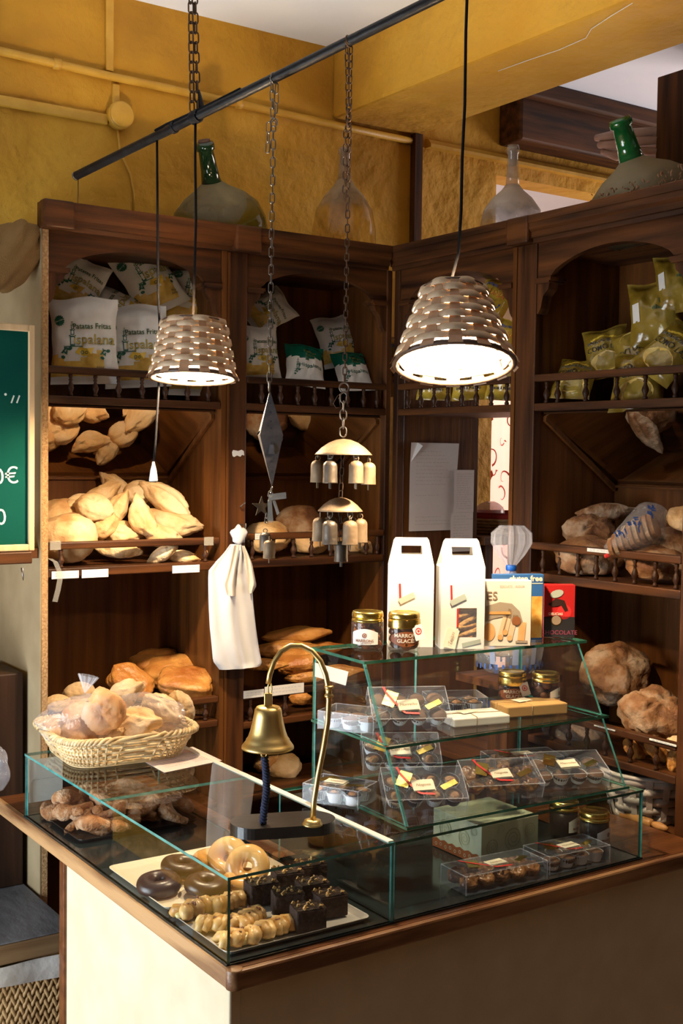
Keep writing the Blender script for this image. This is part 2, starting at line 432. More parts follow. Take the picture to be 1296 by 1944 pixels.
b = MB().tube([wp(223, 245, .006), wp(228, 290, .006), wp(247, 330, .006), wp(254, 370, .006), wp(253, 400, .006)], .004, PIPEM, 6)
tag(obj('wall_cable', b), 'thin ochre painted cable hanging from the junction box', 'cable')

# ------------------------------------------------------------------ shelving
def mapA(u, w, z): return Vector((u, YA+w, z))
def mapB(u, w, z): return Vector((XB+w, YA-u, z))
def ubox(mb, mp, u0, u1, w0, w1, z0, z1, m):
    a, c = mp(u0, w0, z0), mp(u1, w1, z1)
    mb.box(min(a.x, c.x), max(a.x, c.x), min(a.y, c.y), max(a.y, c.y), z0, z1, m); return mb

BAL = MB().lathe([(.0065, 0), (.0072, .006), (.0045, .010), (.0058, .014), (.0098, .024), (.0092, .030), (.0052, .040), (.0042, .046), (.0066, .049), (.0045, .053), (.0066, .060), (.006, .066)], W['z'], 10).mesh('baluster')
DEP = .36
def unit(mp, ax, label, u0, u1, post0, post1, shelves, rails, mirror=None, back=True, side0=True, side1=True, arch=True, ins0=None, ucor=None):
    """one shelving unit; u0..u1 outer width, post0/post1 widths of the front stiles"""
    o = thing('shelving_unit', label, 'shelving', mp((u0+u1)/2, .18, ZF), worldparts=True, group='dark wood shelving units')
    wz, wh = W['z'], W[ax]
    i0, i1 = (u0+post0 if ins0 is None else ins0), u1-max(post1, .0205)
    b0, b1 = (u0 if ins0 is None else ins0-.002), u1-.0005
    def part(name, bevel=0.0, *boxes):
        b = MB()
        for (q, m) in boxes: ubox(b, mp, *q, m)
        return obj(name, b, o, bevel=bevel)
    if post0: part('post', .003, ((u0, u0+post0, 0, .03, ZF, 1.59), wz))
    if post1: part('post', .003, ((u1-post1, u1, 0, .03, ZF, 1.59), wz))
    if side0: part('side_panel', 0, ((u0+.002, max(i0-.002, u0+.018), .0305, DEP, ZF, 1.59), WIN['z']))
    if side1: part('side_panel', 0, ((min(i1+.002, u1-.018), u1-.002, .0 if not post1 else .0305, DEP, ZF, 1.59), WIN['z']))
    if back: part('back_panel', 0, ((b0, b1, DEP-.012, DEP, ZF, 1.63), WIN['z']))
    part('plinth', 0, ((b0, b1, .03, DEP, ZF, ZF+.1), wh))
    for (z0, z1, d0) in shelves:
        part('shelf', .003, ((i0, i1, d0, DEP-.012, z0, z1), wh))
    part('top_board', .002, ((b0, b1, .031, DEP, 1.556, 1.574), wh))
    # cornice: stepped moulding
    b = MB()
    prof = [(0, 1.588), (-.012, 1.588), (-.014, 1.600), (-.020, 1.602), (-.021, 1.618), (-.030, 1.626), (-.031, 1.642), (-.034, 1.644), (-.034, 1.665), (.03, 1.665), (.03, 1.588)]
    vs = [mp(u, w, z) for u in (ucor if ucor else (u0, b1)) for w, z in prof]; n = len(prof)
    b.add(vs, [(i, (i+1) % n, n+(i+1) % n, n+i) for i in range(n)] + [tuple(range(n)), tuple(reversed(range(n, 2*n)))], wh)
    obj('cornice', b, o)
    if arch:
        zs, za = 1.484, 1.552; s = .085
        pts = [(i0, 1.59), (i1, 1.59), (i1, zs), (i1-s*.55, zs)]
        N = 18; ua, ub = i1-s*.55, i0+s*.55
        for k in range(1, N):
            t = k/N; pts.append((ua+(ub-ua)*t, zs+(za-zs)*math.sin(math.pi*t)**.62))
        pts += [(i0+s*.55, zs), (i0, zs)]
        b = MB(); vs = [mp(u, w, z) for w in (.006, .024) for u, z in pts]; n = len(pts)
        b.add(vs, [tuple(range(n)), tuple(reversed(range(n, 2*n)))] + [(i, (i+1) % n, n+(i+1) % n, n+i) for i in range(n)], wh)
        obj('arch_panel', b, o)
        for e, sg in ((i0, 1), (i1, -1)):
            b = MB()
            for (d, z0, z1) in ((.062, 1.476, 1.486), (.056, 1.470, 1.476)):
                ubox(b, mp, min(e, e+sg*d), max(e, e+sg*d), -.004, .06, z0, z1, wh)
            cp = [(e, 1.470), (e+sg*.05, 1.470), (e+sg*.045, 1.452), (e+sg*.025, 1.435), (e+sg*.015, 1.40), (e+sg*.006, 1.385), (e, 1.385)]
            vs = [mp(u, w, z) for w in (.004, .04) for u, z in cp]; n = len(cp)
            b.add(vs, [tuple(range(n)), tuple(reversed(range(n, 2*n)))] + [(i, (i+1) % n, n+(i+1) % n, n+i) for i in range(n)], wz)
            obj('bracket', b, o)
    for (zt, z0, r0, r1, us) in rails:
        b = MB(); ubox(b, mp, i0 if r0 is None else r0, i1 if r1 is None else r1, -.002, .022, zt-.021, zt, wh)
        rl = obj('rail', b, o, bevel=.004)
        hgt = zt-.021-z0
        for u in us:
            p = mp(u, .010, z0)
            obj('baluster', BAL, rl, loc=p, scale=(1, 1, hgt/.066))
    if mirror:
        m0, m1, mz0, mz1 = mirror            # front depth/height -> back depth/height
        b = MB(); th = .006
        vs = [mp(u, w, z) for u in (i0, i1) for (w, z) in ((m0, mz0), (m1, mz1), (m1+.004, mz1+th), (m0+.004, mz0+th))]
        b.add(vs, [(0, 1, 2, 3), (7, 6, 5, 4), (0, 4, 5, 1), (3, 2, 6, 7), (1, 5, 6, 2), (0, 3, 7, 4)], MIRROR)
        obj('tilted_mirror', b, o)
        part('mirror_ledge', .001, ((i0, i1, m1-.016, m1+.006, mz1-.008, mz1-.001), WIN[ax]))
        for e, sg in ((i0, 1), (i1, -1)):
            b = MB(); q = []
            for u in (e, e+sg*.012):
                for (w, z) in ((m0+.01, mz0-.004), (m1-.01, mz1-.004), (m1-.012, mz1-.020), (m0+.008, mz0-.020)): q.append(mp(u, w, z))
            b.add(q, [(0, 1, 2, 3), (7, 6, 5, 4), (0, 4, 5, 1), (3, 2, 6, 7), (1, 5, 6, 2), (0, 3, 7, 4)], WIN['z'])
            obj('mirror_batten', b, o)
    return o

def span(a, b_, n): return [a+(b_-a)*i/(n-1) for i in range(n)]
mirA = (.03, .352, 1.094, .886)
u1 = unit(mapA, 'x', 'dark wood shelving unit at far left with white crisp bags and pale loaves', .126, .720, .0, .0,
     [(1.103, 1.125, 0), (.607, .632, 0), (.115, .137, 0), (-.14, -.12, 0)],
     [(1.209, 1.125, .148, None, [.218, .293, .365, .44, .515, .59, .66]), (.707, .632, .148, None, [.19, .655]), (.212, .137, .148, None, [.2, .35, .5, .66])],
     mirror=mirA, side0=False, ins0=.1485)
# the end of unit one: particle board panel with cream cloth outside
obj('end_panel', MB().box(.130, .148, YA, YA+DEP, ZF, 1.59, PBOARD), u1)
obj('end_panel_cloth', MB().box(.1245, .130, YA-.0005, YA+DEP, ZF, 1.59, CREAMSH), u1, bevel=.002)
u2 = unit(mapA, 'x', 'dark wood shelving unit left of the corner behind the hanging bells', .720, 1.352, .071, .0215,
     [(1.103, 1.125, 0), (.607, .632, 0), (.095, .117, 0), (-.14, -.12, 0)],
     [(1.209, 1.125, None, None, [.85, .92, .985, 1.05, 1.115, 1.18, 1.245, 1.30]), (.716, .632, None, None, [.82, .90, .975, 1.045, 1.12, 1.19, 1.265, 1.31]), (.209, .117, None, None, [.82, .95, 1.13, 1.28])],
     mirror=mirA, ucor=(.720, 1.325))
obj('post_strip', MB().box(.7205, .7275, YA-.003, YA+.0, ZF, 1.585, WIN['z']), u2)
u3 = unit(mapB, 'y', 'open backed shelving unit right of the corner with pinned papers', .0, .606, .028, .0,
     [(1.103, 1.125, 0), (.0, .02, 0)],
     [(1.209, 1.125, None, None, [.07, .14, .21, .28, .35, .42, .49, .56])], back=False, ucor=(.002, .6055))
u4 = unit(mapB, 'y', 'dark wood shelving unit at far right with round loaves', .606, 1.312, .082, .07,
     [(1.103, 1.125, 0), (.607, .632, 0), (.128, .150, 0), (-.045, -.022, 0)],
     [(1.209, 1.125, None, None, [.73, .775, .885, 1.0, 1.1, 1.2]), (.72, .632, None, None, [.73, .80, .87, .94, 1.01, 1.08, 1.15, 1.22]), (.236, .150, None, None, [.78, .85, .92, .99, 1.08, 1.17])],
     mirror=mirA)
for mp_, us, ax in ((mapA, (.126, .735), 'x'), (mapB, (.60,), 'y')):
    for u in us:
        b = MB(); ubox(b, mp_, u-.006, u+.085, -.038, .0, 1.588, 1.667, W[ax])
        obj('cornice_block', b, u1 if (mp_ is mapA and u < .5) else (u2 if mp_ is mapA else u4), bevel=.006)

# ------------------------------------------------------------------ counter
k = thing('counter', 'cloth covered counter base with brown corner trims', 'counter', (.2, .4, ZF), worldparts=True)
obj('side_cloth_panel', MB().box(.012, .03, .012, .84, ZF, -.0395, CREAM), k)
obj('front_cloth_panel', MB().box(.03, 1.34, .005, .022, ZF, -.0395, CREAM), k)
obj('corner_strip', MB().box(.006, .032, .0, .024, ZF, -.0395, CREAM), k, bevel=.004)
obj('edge_trim', MB().box(.004, .03, .835, .868, ZF, -.0395, TOPW['x']), k, bevel=.004)
obj('base_body', MB().box(.032, .43, .024, .83, ZF, -.041, WBASE).box(.43, 1.34, .024, .43, ZF, -.041, WBASE), k)
wt = thing('worktop', 'L shaped brown varnished worktop with worn pale edges under the glass cases', 'worktop', (.2, .4, -.037), worldparts=True)
P = [(-.008, -.032), (2.2, -.032), (2.2, .0), (1.355, .0), (1.355, .47), (.45, .47), (.45, 1.32), (-.008, 1.32)]
obj('worktop_board', MB().prism([(x if x > 0 else .006, y if y > -.03 else -.018) for x, y in P], -.036, 0, TOPW['x']), wt)
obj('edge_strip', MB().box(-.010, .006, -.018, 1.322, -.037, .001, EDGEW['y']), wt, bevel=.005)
obj('edge_strip', MB().box(.0, 2.2, -.034, -.018, -.037, .001, EDGEW['x']), wt, bevel=.005)
obj('rounded_corner', MB().lathe([(.017, -.0375), (.017, .0015)], EDGEW['x'], 20, Matrix.Translation((.0065, -.0175, 0))), wt, bevel=.003)

# ------------------------------------------------------------------ glass cases
def pane(parent, vs8, name='pane', edge=GEDGE):
    """hexahedron: 4 points of one face then the 4 of the other; thin sides get the green edge"""
    b = MB(); b.add(vs8, [(3, 2, 1, 0), (4, 5, 6, 7)], GLASS)
    b.add(vs8, [(0, 1, 5, 4), (1, 2, 6, 5), (2, 3, 7, 6), (3, 0, 4, 7)], edge)
    # make normals point outward
    return obj(name, b, parent)
def pbox(parent, x0, x1, y0, y1, z0, z1, thin, name='pane', edge=GEDGE):
    if thin == 'x': v = [(x0, y0, z0), (x0, y1, z0), (x0, y1, z1), (x0, y0, z1)]; d = Vector((x1-x0, 0, 0)); v = v[::-1]
    elif thin == 'y': v = [(x0, y0, z0), (x1, y0, z0), (x1, y0, z1), (x0, y0, z1)]; d = Vector((0, y1-y0, 0))
    else: v = [(x0, y0, z0), (x1, y0, z0), (x1, y1, z0), (x0, y1, z0)]; d = Vector((0, 0, z1-z0)); v = v[::1]
    v = [Vector(p) for p in v]
    if thin == 'x': v = [v[i] for i in (3, 2, 1, 0)]
    v8 = v + [p+d for p in v]
    b = MB()
    # orient big faces outward
    def face(ids, out):
        a, bb, c = (v8[ids[0]], v8[ids[1]], v8[ids[2]])
        return ids if (bb-a).cross(c-a).dot(out) > 0 else ids[::-1]
    b.add(v8, [face([0, 1, 2, 3], -d), face([4, 5, 6, 7], d)], GLASS)
    ctr = sum(v8, Vector())/8
    for q in ((0, 1, 5, 4), (1, 2, 6, 5), (2, 3, 7, 6), (3, 0, 4, 7)):
        b.add(v8, [face(list(q), sum((v8[i] for i in q), Vector())/4-ctr)], edge)
    return obj(name, b, parent)
GT = .006; H = .17; L = 1.10; CW = .39
c1 = thing('pastry_case', 'long low glass pastry case holding doughnuts and sugared pastries', 'display case', (.2, .55, 0), worldparts=True)
pbox(c1, 0, GT, 0, L, .004, H-GT, 'x'); pbox(c1, CW-GT, CW, 0, L, .004, H-GT, 'x')
pbox(c1, GT, CW-GT, 0, GT, .004, H-GT, 'y'); pbox(c1, GT, CW-GT, L-GT, L, .004, H-GT, 'y')
pbox(c1, -.001, CW+.001, -.001, .60, H-GT, H, 'z', 'top_pane'); pbox(c1, -.001, CW+.001, .602, L+.001, H-GT, H, 'z', 'top_pane')
obj('case_base', MB().box(-.003, CW+.003, -.003, L+.003, .0002, .004, mat('black_case_base', (.012, .02, .022), .12, spec=.6)), c1)
obj('top_edge_strip', MB().box(CW-.012, CW+.002, .004, L, H, H+.003, mat('pale_edge_strip', (.75, .72, .6), .4)), c1)
c2 = thing('low_sweets_case', 'low glass case under the tiered case holding a cake box and jars', 'display case', (.76, .2, 0), worldparts=True)
X2, D2 = 1.139, .46
pbox(c2, CW+.003, X2, 0, GT, .004, H-GT, 'y'); pbox(c2, X2-GT, X2, GT, D2, .004, H-GT, 'x'); pbox(c2, CW+.003, X2, D2-GT, D2, .004, H-GT, 'y')
pbox(c2, CW+.003, X2+.001, -.001, D2, H-GT, H, 'z', 'top_pane', GEDGE2)
obj('case_base', MB().box(CW+.004, X2+.002, -.002, D2, .0002, .004, bpy.data.materials['black_case_base']), c2)
# tiered case, slightly turned
TC = thing('tiered_case', 'tall sloping glass case with two shelves of boxed chocolates', 'display case', (.461, .05, H), (0, 0, R(-2)))
TW, TD = .650, .395
def tpt(x, y, z): return Vector((x, y, z))
zb, zm, zt = .002, .160, .330
yf = lambda z: .0 + .175*(z-zb)/(zt-zb)
pbox(TC, -.004, TW+.004, -.006, TD, zb-.001, zb+.005, 'z', 'base_pane', GEDGE2)
pbox(TC, -.004, TW+.012, yf(zm)-.008, TD, zm-.003, zm+.003, 'z', 'shelf_pane', GEDGE2)
pbox(TC, -.004, TW+.02, yf(zt)-.008, TD, zt, zt+.007, 'z', 'top_pane', GEDGE2)
for x in (0, TW-GT):
    for (z0, z1, nm) in ((zb+.005, zm-.004, 'end_pane'), (zm+.004, zt, 'end_pane')):
        poly8 = [(x, yf(z0), z0), (x, TD, z0), (x, TD, z1), (x, yf(z1), z1)]
        v8 = [Vector(p) for p in poly8] + [Vector(p)+Vector((GT, 0, 0)) for p in poly8]
        b = MB(); b.add(v8, [(0, 3, 2, 1), (4, 5, 6, 7)], GLASS); b.add(v8, [(0, 1, 5, 4), (1, 2, 6, 5), (2, 3, 7, 6), (3, 0, 4, 7)], GEDGE)
        obj(nm, b, TC)
for (z0, z1) in ((zb+.005, zm-.004), (zm+.004, zt)):
    v = [Vector((0, yf(z0), z0)), Vector((TW, yf(z0), z0)), Vector((TW, yf(z1), z1)), Vector((0, yf(z1), z1))]
    n = Vector((0, -.88, .47))*.005
    v8 = v + [p-n for p in v]
    b = MB(); b.add(v8, [(0, 1, 2, 3), (7, 6, 5, 4)], GLASS); b.add(v8, [(0, 4, 5, 1), (1, 5, 6, 2), (2, 6, 7, 3), (3, 7, 4, 0)], GEDGE)
    obj('front_pane', b, TC)
pbox(TC, .30, TW, TD-GT, TD, zb+.005, zt, 'y', 'rear_pane'); pbox(TC, 0, .296, TD-GT-.008, TD-.008, zb+.005, zt, 'y', 'rear_pane')
TCM = Matrix.Translation((.461, .05, H)) @ Matrix.Rotation(R(-2), 4, 'Z')

# ------------------------------------------------------------------ things hanging from the rod
RODA, RODB = Vector((.364, .863, 1.832)), Vector((.620, .091, 1.990))
def rodp(t): return RODA + (RODB-RODA)*t
def px_of(p):
    d = p-CAMP; return 648 + FPX*d.dot(RT)/d.dot(FW)
def rod_at(px):
    lo, hi = -.7, 1.6
    for _ in range(40):
        m = (lo+hi)/2
        if px_of(rodp(m)) < px: lo = m
        else: hi = m
    return rodp(lo)
def depth(p): return (p-CAMP).dot(FW)

e0, e1 = rodp(-.57), rodp(1.75)
rod = thing('hanging_rod', 'long black iron rod slung below the ceiling', 'rod', e0, worldparts=True)
obj('bar', MB().tube([e0, rodp(0), rodp(.6), e1], .0122, BLACKM, 14), rod)
obj('bar_end', MB().tube([e0-(RODB-RODA).normalized()*.004, e0+(RODB-RODA).normalized()*.001], .0124, STEEL, 14), rod)
ca = rod_at(371)
def wrap(c, n, r, m, wire=.0022, pitch=.004):
    ax = (RODB-RODA).normalized(); u = ax.cross(Vector((0, 0, 1))).normalized(); w = ax.cross(u)
    return MB().tube([c + ax*(i/14*pitch - n*pitch/2) + r*(math.cos(2*math.pi*i/14)*u + math.sin(2*math.pi*i/14)*w) for i in range(int(n*14)+1)], wire, m, 5)
obj('wire_binding', wrap(ca, 6, .015, BLACKM, .003), rod)
b = wrap(rod_at(330), 3, .0135, BLACKM)
obj('wire_binding', b, rod)
obj('cable_along_bar', MB().tube([rod_at(x)+Vector((-.006, 0, .013+.002*math.sin(x*.2))) for x in (298, 320, 345, 371, 400, 460)], .0032, CABLE, 6), rod)
obj('rusty_wire', MB().tube([e0+Vector((.004, -.004, -.008)), e0+Vector((.004, -.004, -.05)), e0+Vector((.002, -.004, -.09))], .0013, RUST, 5), rod)

LINKS = {}
def link_mesh(l, wd, r, m):
    k = (l, wd, r, m.name)
    if k not in LINKS:
        pts = []; s = l/2-wd/2
        for i in range(7): a = math.pi*i/6; pts.append((wd/2*math.cos(a), 0, s+wd/2*math.sin(a)))
        for i in range(7): a = math.pi+math.pi*i/6; pts.append((wd/2*math.cos(a), 0, -s+wd/2*math.sin(a)))
        LINKS[k] = MB().tube(pts, r, m, 5, closed=True).mesh('chain_link')
    return LINKS[k]
def chain(parent, a, c, l, wd, r, m, twist=0):
    """links from a to c, parented to a thing modelled in place"""
    a, c = Vector(a), Vector(c); d = c-a; pitch = l-2.4*r; n = max(1, round(d.length/pitch)); me = link_mesh(l, wd, r, m)
    q = d.to_track_quat('Z', 'Y')
    for i in range(n):
        p = a + d*((i+.5)/n)
        e = (q @ Euler((0, 0, twist + (i % 2)*R(90)+R(rnd.uniform(-12, 12)))).to_quaternion()).to_euler()
        obj('chain_link', me, parent, loc=p-BASE[parent.name], rot=e)

sus = thing('suspension_chain', 'rusty double chain holding the black rod up to the ceiling', 'chain', ca, worldparts=True)
top = at(360, -8, d=depth(ca)); top2 = at(366, -8, d=depth(ca))
tz = ZCEIL
hook = Vector((top.x, top.y, tz))
chain(sus, ca+Vector((-.010, 0, .012)), Vector((hook.x-.002, hook.y, tz-.05)), .030, .0145, .0022, RUST, .3)
chain(sus, ca+Vector((.006, 0, .015)), Vector((hook.x+.006, hook.y, tz-.05)), .030, .0145, .0022, RUST, 1.1)
obj('ceiling_hook', MB().tube([Vector((hook.x+.002, hook.y, tz)), Vector((hook.x+.002, hook.y, tz-.03))] + [Vector((hook.x+.002+.012*math.sin(a), hook.y, tz-.042+.012*math.cos(a))) for a in (0, .8, 1.6, 2.4, 3.2, 4.0, 4.6)], .003, RUST, 6), sus)
obj('knotted_tape', MB().tube([ca+Vector((.012, 0, .012)), ca+Vector((.016, 0, .03)), ca+Vector((.012, 0, .055)), ca+Vector((.008, 0, .07))], [.008, .009, .005, .003], BLACKM, 7), sus)

STRIP = mat('chip_wood_strip', (.46, .32, .19), .55, c2=(.60, .45, .29), scale=30, stretch=(1, 1, .3), bump=.15, bscale=60)
STRIPR = mat('chip_wood_rib', (.36, .21, .11), .55, c2=(.45, .28, .16), scale=30)
for _m, _f in ((STRIPR, .022), (STRIP, .006)):      # thin wood lets a little warm light through
    _nt = _m.node_tree; _tl = _nt.nodes.new('ShaderNodeBsdfTranslucent'); _tl.inputs[0].default_value = (.95, .30, .08, 1)
    _mx = _nt.nodes.new('ShaderNodeMixShader'); _mx.inputs[0].default_value = _f
    lk(_nt, _nt.nodes['Principled BSDF'].outputs[0], _mx.inputs[1]); lk(_nt, _tl.outputs[0], _mx.inputs[2]); lk(_nt, _mx.outputs[0], _nt.nodes['Material Output'].inputs[0])
RIMW = mat('dark_cane_rim', (.07, .035, .02), .5)
def lamp(label, top_p, bottom, Rb, Rt, h, tilt, nrow, power, cordpts):
    o = thing('pendant_lamp', label, 'lamp', bottom, group='woven pendant lamps')
    axis = Vector((math.sin(_y), math.cos(_y), 0)); sidev = Vector((math.cos(_y), -math.sin(_y), 0))
    M = Matrix.Rotation(tilt, 4, sidev)     # lean so that the mouth opens towards the customer
    N = 14
    sh = obj('lamp_shade', MB().tube([M @ Vector((Rb*math.cos(2*math.pi*i/28), Rb*math.sin(2*math.pi*i/28), 0)) for i in range(28)], .006, RIMW, 8, closed=True), o, loc=(0, 0, 0))
    for i in range(N):
        a = 2*math.pi*i/N; wv = .5*2*math.pi/N/2
        def rr(t): return Rb + (Rt-Rb)*t
        b = MB(); vs = []; n = 8
        for j in range(n+1):
            t = -.03+1.05*j/n; z = h*t; r = rr(t) + (.008 if j == 0 else 0)
            for (da, dr) in ((-wv, 0), (wv, 0), (wv, .0016), (-wv, .0016)):
                vs.append(M @ Vector(((r+dr)*math.cos(a+da), (r+dr)*math.sin(a+da), z)))
        fs = []
        for j in range(n):
            for q in range(4): fs.append((j*4+q, j*4+(q+1) % 4, (j+1)*4+(q+1) % 4, (j+1)*4+q))
        b.add(vs, fs, STRIPR); obj('rib', b, sh)
    for k in range(nrow):
        t = .125 + .86*k/(nrow-1); z0 = h*t; bw = h*.86/(nrow-1)*.492
        b = MB(); vs = []; S = 112
        for i in range(S):
            a = 2*math.pi*i/S; r0 = Rb+(Rt-Rb)*t; r = r0 + .0036*math.cos(N/2*a + math.pi*(k % 2)+.2) + .001
            sl = (Rt-Rb)/h
            for (dz, dr) in ((-bw, 0), (bw, 0), (bw, .0018), (-bw, .0018)):
                vs.append(M @ Vector(((r+dr+sl*dz)*math.cos(a), (r+dr+sl*dz)*math.sin(a), z0+dz)))
        fs = []
        for i in range(S):
            j = (i+1) % S
            for q in range(4): fs.append((i*4+q, i*4+(q+1) % 4, j*4+(q+1) % 4, j*4+q))
        b.add(vs, fs, STRIP, True); obj('woven_band', b, sh)
    obj('top_ring', MB().tube([M @ Vector((Rt*math.cos(2*math.pi*i/20), Rt*math.sin(2*math.pi*i/20), h*1.01)) for i in range(20)], .003, RIMW, 6, closed=True)
        .tube([M @ Vector((-Rt, 0, h)), M @ Vector((Rt, 0, h))], .002, RIMW, 5), sh)
    obj('bulb_socket', MB().lathe([(.006, h*1.15), (.017, h*1.08), (.018, h*.72), (.0, h*.72)], mat('black_bakelite', (.015, .015, .015), .4), 16, M), o, loc=(0, 0, 0))
    obj('bulb', MB().lathe([(0, h*.10), (.012, h*.11), (.022, h*.20), (.024, h*.32), (.018, h*.5), (.010, h*.71)], emit('lit_bulb', (1, .75, .48), power*42), 18, M), o, loc=(0, 0, 0))
    obj('lamp_cord', MB().tube([Vector(p)-Vector(bottom) for p in cordpts], .0035, CABLE, 8), o, loc=(0, 0, 0))
    return o
b1 = at(366, 716, d=3.1); t1 = rod_at(371)
lamp('woven chip wood pendant lamp glowing before the white crisp bags', t1, b1, .110, .082, .140, R(-6), 9, 60,
     [t1+Vector((0, 0, -.0125)), t1+Vector((0, 0, -.1)), at(372, 420, d=3.1), at(369, 520, d=3.1), b1+Vector((0, 0, .155))])
b2 = at(862, 690, d=2.6); t2 = rod_at(887)
lamp('larger woven chip wood pendant lamp glowing above the white cartons', t2, b2, .129, .070, .166, R(-16), 9, 58,
     [t2+Vector((0, 0, -.0125)), at(884, 60, d=2.6), at(882, 200, d=2.6), at(877, 300, d=2.6), at(875, 400, d=2.6), at(870, 480, d=2.6), b2+Vector((.004, .02, .18))])
# tape scrap on the second cord belongs to that cord; loose cable with white connector
c0 = rod_at(298); dd = depth(c0)
lc = thing('hanging_cable', 'thin loose cable ending in a white connector before the loaves', 'cable', at(290, 912, d=dd), worldparts=True)
obj('cord', MB().tube([c0+Vector((0, 0, -.008)), at(299, 400, d=dd), at(300, 560, d=dd), at(303, 620, d=dd), at(301, 740, d=dd), at(295, 840, d=dd), at(292, 878, d=dd)], .0033, CABLE, 8), lc)
q = at(291, 914, d=dd)
obj('connector', MB().lathe([(.011, 0), (.0115, .004), (.008, .03), (.004, .045), (.003, .052)], WHITEP, 14, Matrix.Translation(q)), lc)

# ---- star lantern mobile
HM = mat('hammered_grey_tin', (.055, .055, .065), .5, .6, c2=(.10, .095, .10), scale=35, bump=.2, bscale=70)
BELLM = mat('dusty_bell_metal', (.19, .125, .068), .6, .4, c2=(.27, .195, .12), scale=25, bump=.25, bscale=40)
BELLD = mat('dark_bell_metal', (.10, .085, .075), .5, .8, c2=(.16, .13, .10), scale=25, bump=.2, bscale=40)
rs = rod_at(520); ds = depth(rs)
S_ = lambda x, y: at(x, y, d=ds)
sm = thing('star_mobile', 'grey tin pointed lantern mobile with small bells on a long chain', 'mobile', S_(512, 1060), worldparts=True)
obj('chain_loop', wrap(rs, 1, .013, STEEL, .0018), sm)
chain(sm, rs+Vector((-.006, 0, -.012)), S_(518, 222), .026, .011, .0016, STEEL)
chain(sm, rs+Vector((.008, 0, -.012)), S_(524, 215), .026, .011, .0016, STEEL, .8)
chain(sm, S_(521, 215), S_(519, 238), .020, .016, .002, STEEL, .5)
chain(sm, S_(510, 232), S_(508, 290), .026, .011, .0016, STEEL)
chain(sm, S_(519, 232), S_(511, 742), .026, .011, .0016, STEEL)
a, bq = S_(512, 740), S_(516, 926); mid = S_(513, 826)
W2 = .040
b = MB(); cnr = [mid + Vector((W2*math.cos(t), W2*math.sin(t), 0)) for t in (R(20), R(110), R(200), R(290))]
b.add([a, bq]+cnr, [(0, 2, 3), (0, 3, 4), (0, 4, 5), (0, 5, 2), (1, 3, 2), (1, 4, 3), (1, 5, 4), (1, 2, 5)], HM)
obj('pointed_lantern', b, sm)
b = MB()
for t in (-.5, .0, .5):
    for v in (.35, .65):
        p = a.lerp((cnr[2]+cnr[3])/2*1.0, 0).lerp((cnr[2]*(.5+t*.5)+cnr[3]*(.5-t*.5)), v)
b2_ = MB()
fc = (cnr[2]+cnr[3])/2
nrm = Vector((-math.sin(_y), -math.cos(_y), 0))
for fr in (.3, .5, .7, .85):
    for end in (a, bq):
        c_ = end.lerp(fc, fr) + nrm*.003
        decal(b2_, star(.0015, .0038, 5), lambda x, y: c_ + Vector((math.cos(_y)*x, -math.sin(_y)*x, y)), BLACKI)
obj('star_cutouts', b2_, sm)
b = MB(); ft = S_(514, 800)
b.add([ft+nrm*.012, S_(488, 828)+nrm*.01, S_(489, 822)+nrm*.015, S_(536, 838)+nrm*.01, S_(538, 832)+nrm*.012], [(0, 1, 2), (0, 3, 4)], HM); obj('tin_flap', b, sm)
chain(sm, S_(513, 800), S_(516, 850), .018, .009, .0013, STEEL)
obj('small_bell', MB().lathe([(.012, 0), (.010, .004), (.0065, .022), (0, .028)], HM, 4, Matrix.Translation(S_(517, 862)+nrm*.02), smooth=False), sm)
chain(sm, bq, S_(510, 950), .016, .010, .0015, STEEL)
b = MB(); MS = Matrix.Translation(S_(496, 962)) @ Euler((R(90), 0, -_y+.5)).to_matrix().to_4x4()
vs, fs = star(.010, .026, 5); b.prism([(x, y) for x, y in vs], -.0012, .0012, BELLD, MS); obj('tin_star', b, sm)
TAPE = clear('yellowed_tape', (.86, .83, .75), 1.4, haze=.25, hazec=(.8, .76, .66))
b = MB(); b.add([S_(510, 938)+nrm*.01, S_(543, 934)+nrm*.01, S_(544, 946)+nrm*.012, S_(512, 950)+nrm*.008], [(0, 1, 2, 3)], TAPE)
b.add([S_(517, 950)+nrm*.01, S_(523, 950)+nrm*.01, S_(531, 974)+nrm*.012, S_(526, 978)+nrm*.01], [(0, 1, 2, 3)], TAPE)
b.add([S_(508, 950)+nrm*.008, S_(516, 950)+nrm*.008, S_(519, 992)+nrm*.008, S_(509, 992)+nrm*.008], [(0, 1, 2, 3)], TAPE); obj('tape_scrap', b, sm)
BELLP = [(.0, .062), (.006, .0615), (.014, .058), (.0185, .052), (.0195, .046), (.0197, .020), (.0205, .002), (.021, 0), (.0185, 0), (.017, .03), (0, .05)]
def bell(parent, p, s, m, clap=True):
    me = MB().lathe([(r*s, z*s) for r, z in BELLP], m, 18)
    me.tube([Vector((.007*s*math.cos(t), 0, .067*s+.007*s*math.sin(t))) for t in [i*math.pi/4 for i in range(8)]], .0014*s, m, 5, closed=True)
    o = obj('bell', me, parent, loc=Vector(p)-BASE[parent.name], rot=(0, 0, rnd.uniform(0, 3)))
    if clap: obj('clapper', MB().box(-.0035*s, .0035*s, -.002*s, .002*s, -.016*s, .03*s, m), o, loc=(0, 0, 0), bevel=.001)
    return o
chain(sm, S_(506, 975), S_(505, 992), .014, .008, .0013, STEEL)
bell(sm, S_(503, 1045), .72, BELLD, False)
bell(sm, S_(512, 1058)+nrm*.03, .72, BELLM)

